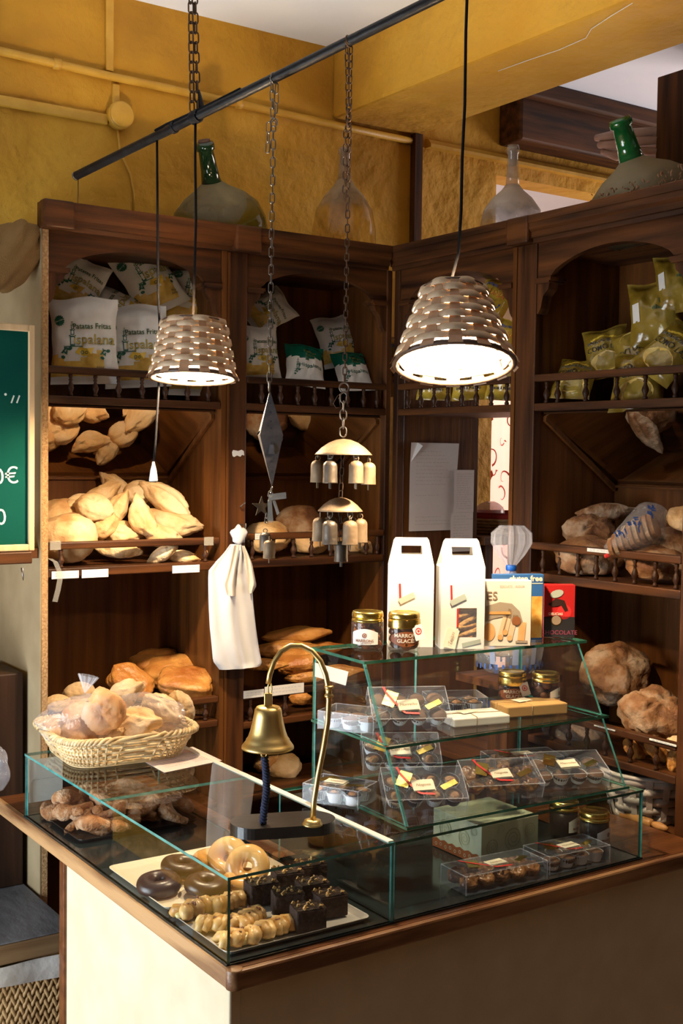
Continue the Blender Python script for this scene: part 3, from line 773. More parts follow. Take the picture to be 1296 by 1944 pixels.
# ---- bell mobile
rb = rod_at(662); db = depth(rb)
B_ = lambda x, y: at(x, y, d=db)
bm = thing('bell_mobile', 'two tier mobile of cow bells hanging under tin domes', 'mobile', B_(648, 1068), worldparts=True)
obj('chain_loop', wrap(rb, 1.2, .013, RUST, .0018), bm)
chain(bm, rb+Vector((-.006, 0, -.012)), B_(660, 200), .020, .009, .0015, RUST)
chain(bm, rb+Vector((.006, 0, -.012)), B_(664, 200), .020, .009, .0015, RUST, .7)
chain(bm, B_(662, 200), B_(661, 248), .018, .013, .0022, RUST, .4)
chain(bm, B_(656, 248), B_(654, 380), .020, .009, .0015, RUST)
chain(bm, B_(664, 248), B_(659, 400), .020, .009, .0015, RUST, .5)
chain(bm, B_(660, 400), B_(654, 725), .020, .009, .0015, RUST)
rc = B_(653, 736)
obj('split_ring', MB().tube([rc+Vector((.011*math.cos(t)*math.cos(_y), -.011*math.cos(t)*math.sin(_y), .011*math.sin(t))) for t in [i*math.pi/8 for i in range(16)]], .002, STEEL, 6, closed=True), bm)
obj('bent_wire', MB().tube([rc+Vector((-.006, -.004, -.010)), B_(640, 752), B_(632, 766), B_(638, 775), B_(646, 773), B_(643, 755)], .0008, RUST, 5), bm)
chain(bm, B_(652, 747), B_(651, 828), .024, .015, .0018, STEEL)
def dome(px, py, wpx, hpx, nb, yb, s, m):
    top = B_(px, py); r = wpx/2/FPX*db; hh = hpx/FPX*db
    prof = [(0, 0), (r*.25, -hh*.06), (r*.5, -hh*.24), (r*.75, -hh*.55), (r*.92, -hh*.85), (r, -hh), (r*.99, -hh-.001), (r*.9, -hh*.88), (r*.5, -hh*.30), (0, -hh*.06)]
    d_ = obj('dome', MB().lathe(prof, m, 28, Matrix.Translation(top)), bm)
    for i in range(nb):
        t = 2*math.pi*i/nb+.45; p = top+Vector((r*.88*math.cos(t), r*.88*math.sin(t), -hh))
        z = B_(px, yb).z
        zz = Vector((p.x, p.y, z+rnd.uniform(-.003, .003)))
        bell(bm, zz, s, BELLM if i % 3 else BELLD)
        obj('hanging_ring', MB().tube([Vector((p.x+.007*math.cos(a)*math.sin(t), p.y-.007*math.cos(a)*math.cos(t), (p.z+zz.z+.072*s)/2+.5*(p.z-zz.z-.060*s)*math.sin(a))) for a in [k*math.pi/5 for k in range(10)]], .0011, STEEL, 5, closed=True), bm)
dome(652, 833, 110, 30, 6, 918, .84, BELLM)
chain(bm, B_(651, 858), B_(646, 946), .020, .010, .0014, RUST)
dome(646, 944, 86, 26, 6, 1030, .90, BELLM)
bell(bm, B_(647, 1066), .78, BELLD)
chain(bm, B_(646, 968), B_(647, 1030), .018, .009, .0013, RUST)

# ------------------------------------------------------------------ demijohns on top of the shelves
def lean(to_viewer, to_left):
    Z = (Vector((0, 0, 1)) - FW*math.tan(R(to_viewer)) - RT*math.tan(R(to_left))); return Z.to_track_quat('Z', 'Y').to_euler()
def demijohn(label, px, w_m, pl, yy, hbody, hneck, rneck, m, mneck, tilt, cork=False, mark=None):
    base = at(px, 470, **pl); base.z = 1.5755 + (w_m*.12*abs(math.sin(tilt.to_matrix().col[2].angle(Vector((0, 0, 1))))) if tilt else 0)
    o = thing('demijohn', label, 'bottle', base, tilt, group='glass demijohns on top of the shelves')
    r = w_m/2
    prof = [(0, .004), (r*.70, 0), (r*.90, .02), (r*1.0, hbody*.38), (r*.99, hbody*.55), (r*.88, hbody*.76), (r*.62, hbody*.92), (r*.36, hbody*1.02), (rneck*1.25, hbody*1.10)]
    obj('body', MB().lathe(prof, m, 40), o)
    n0 = hbody*1.10
    obj('neck', MB().lathe([(rneck*1.25, n0), (rneck*1.05, n0+hneck*.3), (rneck*.92, n0+hneck*.78), (rneck*1.12, n0+hneck*.80), (rneck*1.15, n0+hneck*.92), (rneck*1.0, n0+hneck), (rneck*.7, n0+hneck), (rneck*.7, n0+hneck*.5)], mneck, 24), o)
    if cork: obj('cork', MB().lathe([(rneck*.72, n0+hneck*.85), (rneck*.72, n0+hneck*1.06), (0, n0+hneck*1.07)], mat('dark_cork', (.09, .045, .03), .8), 16), o)
    return o
GRNG = clear('green_bottle_glass', (.50, .56, .26), 1.5, haze=.06, hazec=(.20, .17, .10), dust=(.20, .27, .86))
GRNN = mat('deep_green_glass', (.005, .020, .008), .08, spec=.8, c2=(.008, .03, .012), scale=5)
GRNN2 = mat('bright_green_glass', (.004, .075, .016), .08, spec=.8, c2=(.008, .11, .025), scale=5)
AMB = clear('clear_bottle_glass', (.90, .84, .68), 1.5, haze=.03, hazec=(.35, .27, .18), dust=(.27, .34, .72))
CLR = clear('dusty_clear_glass', (.90, .90, .90), 1.5, haze=.06, hazec=(.42, .36, .30), dust=(.17, .24, .80))
CLN = clear('clear_neck_glass', (.82, .80, .76), 1.55, haze=.22, hazec=(.5, .45, .4))
GRN2 = clear('dusty_green_glass', (.45, .50, .25), 1.5, haze=.1, hazec=(.20, .17, .11), dust=(.10, .22, .88))
demijohn('large dark green glass demijohn with cork leaning behind the left cornice', 428, .310, dict(y=1.54), 0, .235, .125, .026, GRNG, GRNN, lean(24, 9), cork=True)
demijohn('clear amber tinted glass demijohn standing near the shelf corner', 652, .225, dict(y=1.54), 0, .315, .11, .020, AMB, CLN, None)
demijohn('small clear glass demijohn dusty on its shoulders right of the lamp cord', 970, .205, dict(x=1.54), 0, .235, .125, .0175, CLR, CLN, None)
demijohn('big dusty demijohn with a bright green neck at far right', 1242, .31, dict(x=1.56), 0, .205, .115, .028, GRN2, GRNN2, lean(10, 21))
# dried branch lying on the right cornice
DRY = mat('dried_brown_plant', (.16, .075, .035), .8, c2=(.26, .14, .07), scale=40)
b = MB(); pp = [at(x, y, x=XB-.01) for x, y in ((1120, 402), (1150, 385), (1190, 370), (1235, 360), (1275, 356), (1310, 352))]
for p in pp: p.z = max(p.z, 1.672)
br = thing('dried_branch', 'dried brown seed branch lying on the right cornice', 'branch', pp[2], worldparts=True)
obj('stem', b.tube(pp, .0022, DRY, 5), br)
lv = MB(); rr_ = random.Random(3)
for i in range(70):
    t = rr_.random()**.7; k = min(int(t*5), 4); p = pp[k].lerp(pp[k+1], t*5-k) + Vector((rr_.uniform(-.012, .012), rr_.uniform(-.015, .015), rr_.uniform(-.004, .03)*(.4+t)))
    s = rr_.uniform(.003, .008); M = Matrix.Translation(p) @ Euler((rr_.uniform(0, 6), rr_.uniform(0, 6), 0)).to_matrix().to_4x4()
    lv.blob(lambda n: Vector((n.x*s, n.y*s*.5, n.z*s*.35)), DRY, 6, 4, M)
o = obj('seed_heads', lv, br); o['kind'] = 'stuff'
# upper cupboard and rolled cloth in the passage beyond the right shelves
p = at(1246, 200, x=2.25)
b = MB().box(2.25, 2.75, -.6, p.y, at(1246, 318, x=2.25).z, at(1246, 148, x=2.25).z, W['z'])
cb = thing('upper_cupboard', 'dark brown cupboard hanging in the passage at top right', 'cupboard', (2.5, .0, 1.2), worldparts=True)
zc0, zc1 = at(1246, 330, x=2.25).z, ZCEIL-.03
obj('cupboard_body', MB().box(2.25, 2.75, -.7, p.y, zc0, at(1246, 147, x=2.25).z, W['z']), cb, bevel=.004)
obj('cupboard_post', MB().box(2.27, 2.73, p.y-.10, p.y-.02, ZF, zc0, W['z']).box(2.27, 2.73, -.68, -.6, ZF, zc0, W['z']), cb)
CLO = mat('pale_pink_cloth', (.36, .24, .19), .9, c2=(.45, .33, .27), scale=12, bump=.3, bscale=20)
b = MB()
for i, (y0, y1, r0) in enumerate(((252, 262, .016), (262, 275, .017), (275, 288, .014))):
    b.tube([at(1132+i*6, y1, x=2.3), at(1170, y0+4+i*9, x=2.28), at(1215, y0+i*6, x=2.27), at(1250, y0-4+i*8, x=2.26)], [r0*.8, r0*1.15, r0*1.1, r0*.9], CLO, 10)
tag(obj('rolled_cloth', b), 'pale rolled cloth sticking out beside the dark upper cupboard', 'cloth')

# ------------------------------------------------------------------ left edge: burlap, chalkboard, cabinet
ctr = at(18, 480, d=3.36)
def sackf(n):
    f = .10*math.sin(9*(n.x-.9*n.z)+2*n.y) + .05*math.sin(17*(n.x-.6*n.z)+3*n.y) + .08*noise.noise(n*2.5)
    return Vector((n.x*.100*(1+f), n.y*.06*(1+.6*f), n.z*(.105 if n.z < 0 else .085)*(1+.5*f) + .040*n.x))
tag(obj('burlap_sack', MB().blob(sackf, BURLAP, 48, 32), loc=ctr), 'brown burlap sack hanging at the top left corner of the shelving', 'sack')
cx1 = at(65, 830, y=1.2).x; cz0, cz1 = at(65, 1045, y=1.2).z, at(65, 618, y=1.2).z
cbd = thing('chalkboard', 'green chalkboard in a pale wooden frame with chalk writing', 'chalkboard', (cx1-.2, 1.2, cz0), worldparts=True)
PINE = wood('pale_pine', (.62, .42, .22), (.74, .54, .31), 'z', rough=.5)
GREENB = mat('green_board', (.002, .058, .044), .9, spec=.08, c2=(.004, .072, .054), scale=4, detail=6)
CHALK = mat('white_chalk', (.62, .70, .66), .9)
obj('board', MB().box(cx1-.40, cx1-.012, 1.206, 1.212, cz0+.014, cz1-.014, GREENB), cbd)
fw2 = .0155
obj('frame_side', MB().box(cx1-fw2, cx1, 1.196, 1.216, cz0, cz1, PINE), cbd, bevel=.002)
obj('frame_side', MB().box(cx1-.41, cx1-.395, 1.196, 1.216, cz0, cz1, PINE), cbd, bevel=.002)
obj('frame_bottom', MB().box(cx1-.395, cx1-fw2, 1.196, 1.216, cz0, cz0+.0175, PINE), cbd, bevel=.002)
obj('frame_top', MB().box(cx1-.395, cx1-fw2, 1.196, 1.216, cz1-.0175, cz1, PINE), cbd, bevel=.002)
def bf(x, y): return Vector((x, 1.2052, y))
for (t_, px, py, s) in (('0\u20ac', 12, 905, .062), ('0', 2, 983, .062), ('2', -60, 905, .062), ('.', 10, 738, .06)):
    b = MB(); c_ = at(px, py, y=1.205); decal(b, text(t_, s), bf, CHALK, (c_.x, c_.z), .06); obj('chalk_mark', b, cbd)
for dx in (0, 17):
    b = MB(); c_ = at(24+dx*.62, 758, y=1.205); decal(b, rect(.0042, .022), bf, CHALK, (c_.x, c_.z), -.35); obj('chalk_mark', b, cbd)
lx1 = at(58, 1060, y=1.2).x
ld = thing('wall_ledge', 'short brown wooden ledge under the chalkboard', 'ledge', (lx1-.2, 1.25, cz0-.03), worldparts=True)
obj('ledge_board', MB().box(lx1-.42, lx1, 1.185, 1.30, cz0-.034, cz0-.002, W['x']), ld, bevel=.003)
obj('ledge_arm', MB().box(lx1-.06, .124, 1.34, 1.37, cz0-.034, cz0-.006, W['x']).box(lx1-.06, lx1-.02, 1.29, 1.36, cz0-.034, cz0-.008, W['x']), ld)
q = at(42, 1078, y=1.19)
obj('hook', MB().tube([q, q+Vector((.002, 0, -.02)), q+Vector((.003, 0, -.034))], [.004, .003, .001], STEEL, 6), ld)
dx1 = at(27, 1400, y=1.5).x
tag(obj('dark_cabinet', MB().box(dx1-.5, dx1, 1.42, 1.65, -.2995, at(8, 1276, y=1.45).z, WBASE), bevel=.005), 'near black wooden cabinet at the far left beyond the worktop', 'cabinet')

# ------------------------------------------------------------------ bread
PALE = mat('pale_bread_crust', (.44, .20, .055), .65, c2=(.80, .60, .36), c3=(.68, .44, .20), scale=10, detail=9, bump=.8, bscale=30, perobj=True, lo=.30, hi=.60, bdist=.012)
GOLDC = mat('golden_bread_crust', (.34, .10, .016), .42, c2=(.68, .33, .08), scale=14, detail=9, bump=.7, bscale=45, perobj=True, lo=.3, hi=.66)
FLOUR = mat('floured_bread_crust', (.14, .05, .014), .75, c2=(.44, .31, .20), c3=(.27, .125, .045), scale=15, detail=10, bump=.9, bscale=40, perobj=True, lo=.36, hi=.62, bdist=.012)
CRUMB = mat('cut_bread_crumb', (.62, .50, .33), .85, c2=(.74, .64, .46), scale=60, bump=.5, bscale=90)
def loaf_mesh(name, a, b_, c, seed, m, flat=.55, pinch=0, crease=0, rough=.10, pexp=2.0, slash=0, nu=40, nv=24, bend=0):
    sv = Vector((seed*3.1, seed*1.7, seed*.9))
    def f(n):
        k = (abs(n.x)**pexp+abs(n.y)**pexp+abs(n.z)**pexp)**(-1/pexp); p = n*k
        x, y, z = p
        tp = 1-pinch*abs(x)**2.2
        y *= tp; z *= 1-.5*pinch*abs(x)**2.2
        d = 1 + 1.5*rough*noise.noise(n*1.6+sv) + .8*rough*noise.noise(n*3.6+sv) + .3*rough*noise.noise(n*8+sv)
        w_ = Vector((n.x*1.6, n.y*5, n.z*5))+sv
        d -= .55*rough*max(0, 1-5*abs(noise.noise(w_)))**1.5 * (1 if n.z > -.3 else .2)
        if z < -flat: z = -flat+(z+flat)*.15
        if crease and z > -.1 and abs(x) < .88:
            g = math.exp(-((y-.12-.15*math.sin(3*x+seed))/.14)**2); z -= crease*g
            g2 = math.exp(-((y+.2-.15*math.sin(3*x+seed))/.2)**2); z += .5*crease*g2
        if slash and z > 0:
            for (ang, off) in ((0.5, .0), (2.2, .15)):
                q = x*math.cos(ang)+y*math.sin(ang)-off-.12*math.sin(4*(x-y))
                z -= slash*math.exp(-(q/.09)**2); z += .5*slash*math.exp(-((q-.2)/.15)**2)
        return Vector((a*x*d, b_*y*d + bend*x*x, c*z*d))
    return MB().blob(f, m, nu, nv).mesh(name)
LM = {
 'long': loaf_mesh('loaf', .085, .040, .034, 1, PALE, pinch=.55, crease=.16),
 'long2': loaf_mesh('loaf', .080, .042, .034, 2, PALE, pinch=.45, crease=.12, bend=.02),
 'roll': loaf_mesh('loaf', .052, .042, .033, 3, PALE, pinch=.2, crease=.12),
 'big': loaf_mesh('loaf', .090, .080, .072, 4, PALE, flat=.7, crease=.05, rough=.06),
 'hog': loaf_mesh('loaf', .100, .095, .074, 5, FLOUR, flat=.5, slash=.075, rough=.13, nu=48, nv=30),
 'hog2': loaf_mesh('loaf', .090, .085, .066, 6, FLOUR, flat=.5, slash=.09, rough=.15, nu=48, nv=30),
 'barra': loaf_mesh('loaf', .11, .042, .034, 7, FLOUR, pinch=.5, crease=.18),
 'bag': loaf_mesh('loaf', .115, .034, .027, 8, GOLDC, pinch=.35, crease=.15),
 'slab': loaf_mesh('loaf', .088, .060, .032, 9, GOLDC, pexp=4.5, rough=.08, flat=.85),
 'slab2': loaf_mesh('loaf', .075, .055, .028, 10, GOLDC, pexp=3.6, rough=.1, flat=.8, crease=.1),
 'round': loaf_mesh('loaf', .075, .07, .042, 11, PALE, rough=.07, flat=.5),
 'flour': loaf_mesh('loaf', .085, .075, .045, 12, FLOUR, rough=.08, flat=.5, crease=.08),
 'small': loaf_mesh('loaf', .040, .026, .024, 13, GOLDC, pinch=.4, crease=.14),
}
RH = Vector((math.cos(_y), -math.sin(_y), 0)); FH = Vector((math.sin(_y), math.cos(_y), 0)); ZU = Vector((0, 0, 1))
def orient(phi, face=35, tip=0):
    """long axis lies across the view at phi degrees; face tilts its top towards the viewer; tip swings it in depth"""
    X = (math.cos(R(phi))*RH + math.sin(R(phi))*ZU)
    X = (X*math.cos(R(tip)) + FH*math.sin(R(tip))).normalized()
    Zt = (ZU*math.cos(R(face)) - FH*math.sin(R(face))); Z = (Zt - X*Zt.dot(X)).normalized(); Y = Z.cross(X)
    return Matrix((X, Y, Z)).transposed().to_euler()
def bread(kind, px, py, plane, label, phi=0, face=35, tip=0, s=1.0, group=None, sc=None):
    o = obj('loaf', LM[kind], loc=at(px, py, **plane), rot=orient(phi, face, tip), scale=sc if sc else s)
    return tag(o, label, 'bread', group)
A = lambda w: dict(y=YA+w)
Bp = lambda w: dict(x=XB+w)
G1 = 'pale loaves on the left bread shelf'
for (k_, x, y, w, ph, fa, ti, s, lb) in (
 ('big', 128, 1022, .10, 5, 30, 10, 1.0, 'largest pale round loaf at the left end of the bread shelf'),
 ('round', 118, 982, .24, 0, 40, 0, .95, 'pale round loaf peeping behind the largest round loaf'),
 ('roll', 152, 962, .23, 10, 40, 10, .95, 'pale roll behind the big round loaf, second from left'),
 ('roll', 178, 965, .16, -20, 50, 0, 1.05, 'floury pale roll leaning on the big round loaf'),
 ('long2', 196, 938, .25, 25, 50, 0, .72, 'pale loaf at the top of the left bread pile'),
 ('long', 222, 925, .27, -42, 50, 0, .72, 'narrow pointed loaf sticking up at the top of the bread pile'),
 ('long', 221, 968, .17, 62, 50, 0, .75, 'steeply tilted pale loaf in the middle of the bread pile'),
 ('roll', 196, 1000, .15, 40, 30, 0, .9, 'golden roll tucked right of the big round loaf'),
 ('roll', 232, 1012, .14, -8, 30, 0, .95, 'smooth roll above the rail in the middle of the bread shelf'),
 ('long', 226, 1044, .09, -4, 20, 0, .82, 'flat pale loaf lying behind the bread rail'),
 ('long2', 268, 985, .10, -62, 45, 0, .95, 'long pale loaf standing steeply left of the cable connector'),
 ('roll', 262, 935, .22, 5, 45, 0, .9, 'pale roll just left of the white cable connector'),
 ('long', 316, 948, .15, -34, 45, 0, 1.0, 'long pale loaf sloping down under the white cable connector'),
 ('long2', 330, 995, .12, -14, 45, 0, 1.0, 'broad pale loaf at the right side of the bread pile'),
 ('long2', 300, 1015, .09, -20, 50, 0, .9, 'pale loaf resting on the bread rail at right'),
 ('long', 308, 1052, .045, 28, 35, 0, .62, 'white pointed loaf poking out below the bread rail'),
 ('long', 348, 1058, .06, -8, 30, 0, .62, 'small white loaf under the right end of the bread rail'),
 ('roll', 402, 1053, .09, -20, 30, 0, .55, 'little pale roll against the post at the end of the bread shelf')):
    bread(k_, x, y, A(w), lb, ph, fa, ti, s*(1.12 if w > .1 else 1.0), G1)
for (k_, x, y, w, ph, fa, s, lb) in (
 ('round', 508, 1020, .13, 0, 30, 1.05, 'pale round loaf behind the rail under the tin lantern'),
 ('flour', 568, 992, .20, 0, 45, .95, 'high floury round loaf between the two mobiles'),
 ('roll', 588, 1030, .13, -5, 25, 1.2, 'golden roll behind the rail left of the cow bells'),
 ('round', 665, 1035, .2, 0, 25, .9, 'round loaf half hidden behind the cow bells'),
 ('roll', 697, 1040, .10, -30, 25, .85, 'small pale roll right of the cow bells')):
    bread(k_, x, y, A(w), lb, ph, fa, 0, s, 'loaves on the shelf behind the bells')
G2 = 'glossy golden loaves on the low left shelves'
for (k_, x, y, w, ph, fa, s, lb) in (
 ('slab', 330, 1276, .22, 0, 30, 1.05, 'flat golden slab loaf at the back of the low left shelf'),
 ('slab', 352, 1296, .10, -6, 30, .95, 'glossy golden slab loaf on top at the right of the low shelf'),
 ('slab2', 295, 1258, .30, 5, 20, 1.1, 'dark baked slab loaf in shadow on the low left shelf'),
 ('slab2', 250, 1295, .15, -30, 35, .95, 'golden slab loaf standing behind the bagged rolls'),
 ('roll', 150, 1318, .16, 0, 30, 1.0, 'golden roll behind the wicker basket at left'),
 ('roll', 108, 1340, .12, 0, 30, .9, 'golden roll by the particle board end, left of the basket'),
 ('slab2', 388, 1350, .12, 0, 10, .55, 'cut pale loaf end under the low rail'),
 ('slab2', 385, 1322, .10, 0, 10, .55, 'cut golden loaf end resting on the low rail')):
    bread(k_, x, y, A(w), lb, ph, fa, 0, s, G2)
G3 = 'baguettes and loaves on the low middle shelves'
for (k_, x, y, w, ph, fa, s, lb) in (
 ('bag', 562, 1206, .24, 6, 25, 1.05, 'topmost dark baguette of the low middle stack'),
 ('bag', 540, 1232, .22, 4, 25, 1.0, 'baguette second from the top of the low middle stack'),
 ('bag', 612, 1232, .20, 5, 25, .8, 'shiny baguette behind the glass case corner'),
 ('slab2', 566, 1254, .14, 8, 30, .92, 'glossy orange loaf inside the arch of the brass bell stand'),
 ('bag', 586, 1284, .10, 6, 30, .72, 'orange loaf just below the glossy one in the bell arch'),
 ('bag', 640, 1275, .12, 3, 30, .8, 'loaf seen through the left end of the tiered case'),
 ('bag', 500, 1262, .14, 0, 30, .7, 'dim baguette end right of the hanging white bag'),
 ('small', 570, 1326, .10, 0, 20, 1.0, 'pale roll below the price strips behind the bell stand'),
 ('round', 540, 1455, .16, 0, 30, .8, 'dim round loaf low behind the bell'),
 ('round', 575, 1492, .12, 0, 30, .75, 'lowest dim round loaf behind the brass bell rope'),
 ('roll', 505, 1445, .2, 20, 30, .9, 'dim roll low between post and bell')):
    bread(k_, x, y, A(w), lb, ph, fa, 0, s, G3)
G4 = 'loaves on the right hand shelves'
for (k_, x, y, w, ph, fa, s, lb) in (
 ('barra', 1150, 972, .20, 5, 30, .78, 'long floured loaf on top at the left of the right bread shelf'),
 ('hog2', 1122, 1012, .16, 0, 55, .86, 'floured loaf with brown split top behind the right rail'),
 ('flour', 1120, 1056, .10, 0, 15, 1.22, 'wide pale loaf behind the balusters at the left of the right rail'),
 ('flour', 1246, 1070, .09, 0, 15, 1.02, 'wide pale loaf behind the balusters under the sliced bread'),
 ('flour', 1284, 1030, .18, 0, 30, .8, 'floured loaf right of the bagged sliced bread'),
 ('round', 1302, 985, .16, 0, 30, .7, 'round loaf cut by the right edge of the photo, upper shelf'),
 ('hog', 1168, 1280, .20, -18, 52, 1.02, 'big floured round loaf with cross cut beside the tiered case'),
 ('hog2', 1242, 1358, .11, -8, 42, 1.02, 'golden floured round loaf behind the lowest right rail'),
 ('small', 1203, 1424, .06, -50, 20, 1.0, 'left one of three little rolls under the lowest rail'),
 ('small', 1246, 1426, .06, -40, 20, 1.0, 'middle one of three little rolls under the lowest rail'),
 ('small', 1284, 1440, .05, 70, 20, 1.0, 'right one of three little rolls under the lowest rail'),
 ('roll', 1285, 1408, .12, 10, 20, .8, 'roll behind the price strip at the far right rail')):
    bread(k_, x, y, Bp(w), lb, ph, fa, 0, s, G4)

# sliced bread in printed film
o = thing('sliced_bread_bag', 'sliced loaf in clear blue printed film on the right bread shelf', 'bagged bread', at(1212, 1045, **Bp(.06)), orient(22, 0))
SLC = mat('brown_slice_crumb', (.50, .28, .14), .8, c2=(.60, .37, .20), scale=50, bump=.4, bscale=80)
for i in range(9):
    t = i/8; x = -.062+.124*t; h = .030+.010*math.sin(t*3)+.012*t
    b = MB(); pts = [(math.cos(a)*.034*(1-.1*math.sin(a)), .03+math.sin(a)*h if math.sin(a) > 0 else .03+math.sin(a)*.028) for a in [k*math.pi/8 for k in range(16)]]
    b.prism(pts, -.0055, .0055, SLC, Matrix.Translation((x, 0, .012*t)) @ Euler((R(90), 0, R(62))).to_matrix().to_4x4(), mside=FLOUR)
    obj('slice', b, o)
def filmf(n):
    x, y, z = n; taper = 1-.55*max(0, x)**2
    return Vector((.098*x+.012, .052*y*taper, .04+(.060+.045*x)*z*(.85 if z < 0 else 1)*taper + .03*max(0, x)))*1.0 + n*.004*noise.noise(n*6)
obj('printed_film', MB().blob(filmf, BAGFILM, 30, 18), o)
b = MB()
for i in range(16):
    c_ = Vector((rnd.uniform(-.06, .07), -.03, rnd.uniform(.05, .085))); n = (c_-Vector((.01, 0, .04))); n = Vector((n.x/.098, n.y/.052, n.z/.06)).normalized()
    p = filmf(n)*1.0; t_ = rnd.uniform(0, 3)
    for q in range(2):
        decal(b, rect(rnd.uniform(.006, .018), .0035), lambda x, y: p + Vector((x, -.003, y+q*.006)), BLUEI, ang=t_)
obj('blue_print', b, o)['kind'] = 'stuff'
obj('red_clip', MB().box(-.008, .004, -.006, .006, -.004, .006, REDI, Matrix.Translation((-.088, -.02, .02))), o, bevel=.002)
# bagged white bread on the low right shelf
o = thing('bagged_loaf', 'pale loaf in clear film behind the lowest right balusters', 'bagged bread', at(1090, 1392, **Bp(.10)), orient(-16, 10))
obj('loaf_inside', LM['flour'], o, scale=(.95, .7, .7)); obj('clear_film', MB().blob(lambda n: Vector((n.x*.10, n.y*.062, n.z*.042))*(1+.12*noise.noise(n*4)), BAGFILM, 26, 16), o)

# ------------------------------------------------------------------ crisp bags
BAGW = mat('white_bag_film', (.78, .78, .76), .28, bump=.25, bscale=14, spec=.5)
BAGY = mat('yellow_bag_film', (.62, .42, .05), .22, c2=(.50, .29, .03), scale=12, bump=.3, bscale=14, spec=.6)
BAGYD = mat('gold_bag_film', (.22, .135, .012), .2, c2=(.36, .25, .04), scale=9, bump=.4, bscale=16, spec=.7)
BAGG = mat('green_bag_film', (.005, .11, .07), .25, bump=.25, bscale=14, spec=.5)
CHIPS = mat('crisps_window', (.60, .36, .05), .3, c2=(.78, .58, .16), scale=28, bump=.4, bscale=20, spec=.6)
def bag_mesh(name, Wd, Hh, D, seed, mfn, deco, m0):
    sv = Vector((seed*2.3, seed, 0))
    def f(u, v, side):
        t = D*(max(0, 1-abs(u)**3)*max(0, 1-(abs(v)/.92)**3 if abs(v) < .92 else 0))**.65
        wr = .010*noise.noise(Vector((u*2.2, v*2.2, side))+sv) + .005*noise.noise(Vector((u*6, v*5, side))+sv)
        e = max(0, 1-abs(u)**4)
        y = -side*(t + .0008) + wr*e*(.35+min(1, t/D)) + .012*math.sin(v*2.2+seed)*(abs(v) > .8)*.4
        x = u*Wd/2*(1-.09*math.cos(v*math.pi/2)+.012*math.sin(v*9+seed)*abs(u))
        return Vector((x, y, Hh/2+v*Hh/2 + .006*math.sin(u*4+seed)*(v > .7)))
    b = MB(); N, Mv = 20, 24
    b.grid(lambda s, t: f(2*s-1, 2*t-1, 1), N, Mv, m0, mfn=lambda s, t: mfn(2*s-1, 2*t-1))
    b.grid(lambda s, t: f(1-2*s, 2*t-1, -1), N, Mv, m0, mfn=lambda s, t: mfn(1-2*s, 2*t-1))
    def dec(shape, x, y, m, ang=0, sx=1, lift=.0022):
        decal(b, shape, lambda X, Y: f(X/(Wd/2), (Y-Hh/2)/(Hh/2), 1) + Vector((0, -lift, 0)), m, (x, y), ang, sx)
    deco(dec)
    return b.mesh(name)
def leafs(dec, x, y, m, n=6, s=1):
    for i in range(n):
        a = .3+i*.5*(1 if i % 2 else -1)
        dec(poly([(0, 0), (.006*s, .003*s), (.016*s, 0), (.006*s, -.003*s)]), x+.005*i*s, y+.0022*i*s, m, a)
    dec(disc(.0055*s, 10, .0075*s), x+.030*s, y+.012*s, m, .3); dec(disc(.005*s, 10, .007*s), x+.008*s, y-.012*s, m, -.3)
def tower(dec, x, y, s=1):
    for (w_, h_, yy) in ((.018, .034, 0), (.024, .003, .018), (.013, .016, .028), (.018, .003, .037), (.009, .012, .045), (.012, .0025, .052), (.005, .010, .058)):
        dec(rect(w_*s, h_*s), x, y+yy*s, GRNI, lift=.002); dec(rect(w_*s*.55, h_*s*.7), x, y+yy*s, BAGW, lift=.0026)
    dec(rect(.060*s, .0025*s), x+.004, y-.019*s, GRNI)
def deco_white(dec):
    dec(star(.015, .019, 16), -.082, .205, GRNI); dec(text('frita a mano', .0065, 0, .01), -.082, .205, BAGW, .3, lift=.0034)
    dec(text('Patatas Fritas', .0250, 0, .018), .030, .184, OLIVEI); dec(text('Patatas Fritas', .0250, 0, -.002), .030, .184, GRNI, lift=.003)
    tower(dec, -.038, .137, 1.0)
    dec(text('ispalana', .046, 0, .012), .036, .140, GRNI); dec(text('ispalana', .046, 0, -.012), .036, .140, YELP, lift=.0034)
    leafs(dec, -.080, .098, GRNI, 7, 1.1); leafs(dec, .055, .092, GRNI, 6, 1.0)
    dec(poly([(-.03, .0), (-.014, .018), (.012, .012), (.036, .016), (.026, -.008), (.0, -.012)]), .0, .098, YELP); dec(ring2(.004, .006), -.004, .098, GRNI, lift=.003); dec(ring2(.003, .005), .010, .097, GRNI, lift=.003)
    dec(text('A\u00f1eja\nReceta', .011, .3), .052, .045, INK)
def wm(u, v):
    if v < -.36-.12*math.cos((u+.35)*3) and v > -.82 and u < .62: return CHIPS
    return BAGW
BM = {'white': bag_mesh('crisp_bag', .225, .285, .038, 1, wm, deco_white, BAGW), 'white2': bag_mesh('crisp_bag', .215, .27, .045, 4, wm, deco_white, BAGW)}
def deco_green(dec):
    dec(text('Patatas\nFritas', .026, 0, .02), .02, .175, YELP); dec(text('Patatas\nFritas', .026, 0, -.001), .02, .175, GRNI, lift=.003)
    tower(dec, -.05, .09, .8); dec(text('Hispalana', .034, 0, .01), .02, .10, GRNI); leafs(dec, -.07, .06, GRNI, 6, .9)
    dec(rect(.2, .004), 0, .135, YELP)
BM['green'] = bag_mesh('crisp_bag', .21, .26, .045, 2, lambda u, v: BAGG if v > .02+.25*abs(u) else BAGW, deco_green, BAGW)
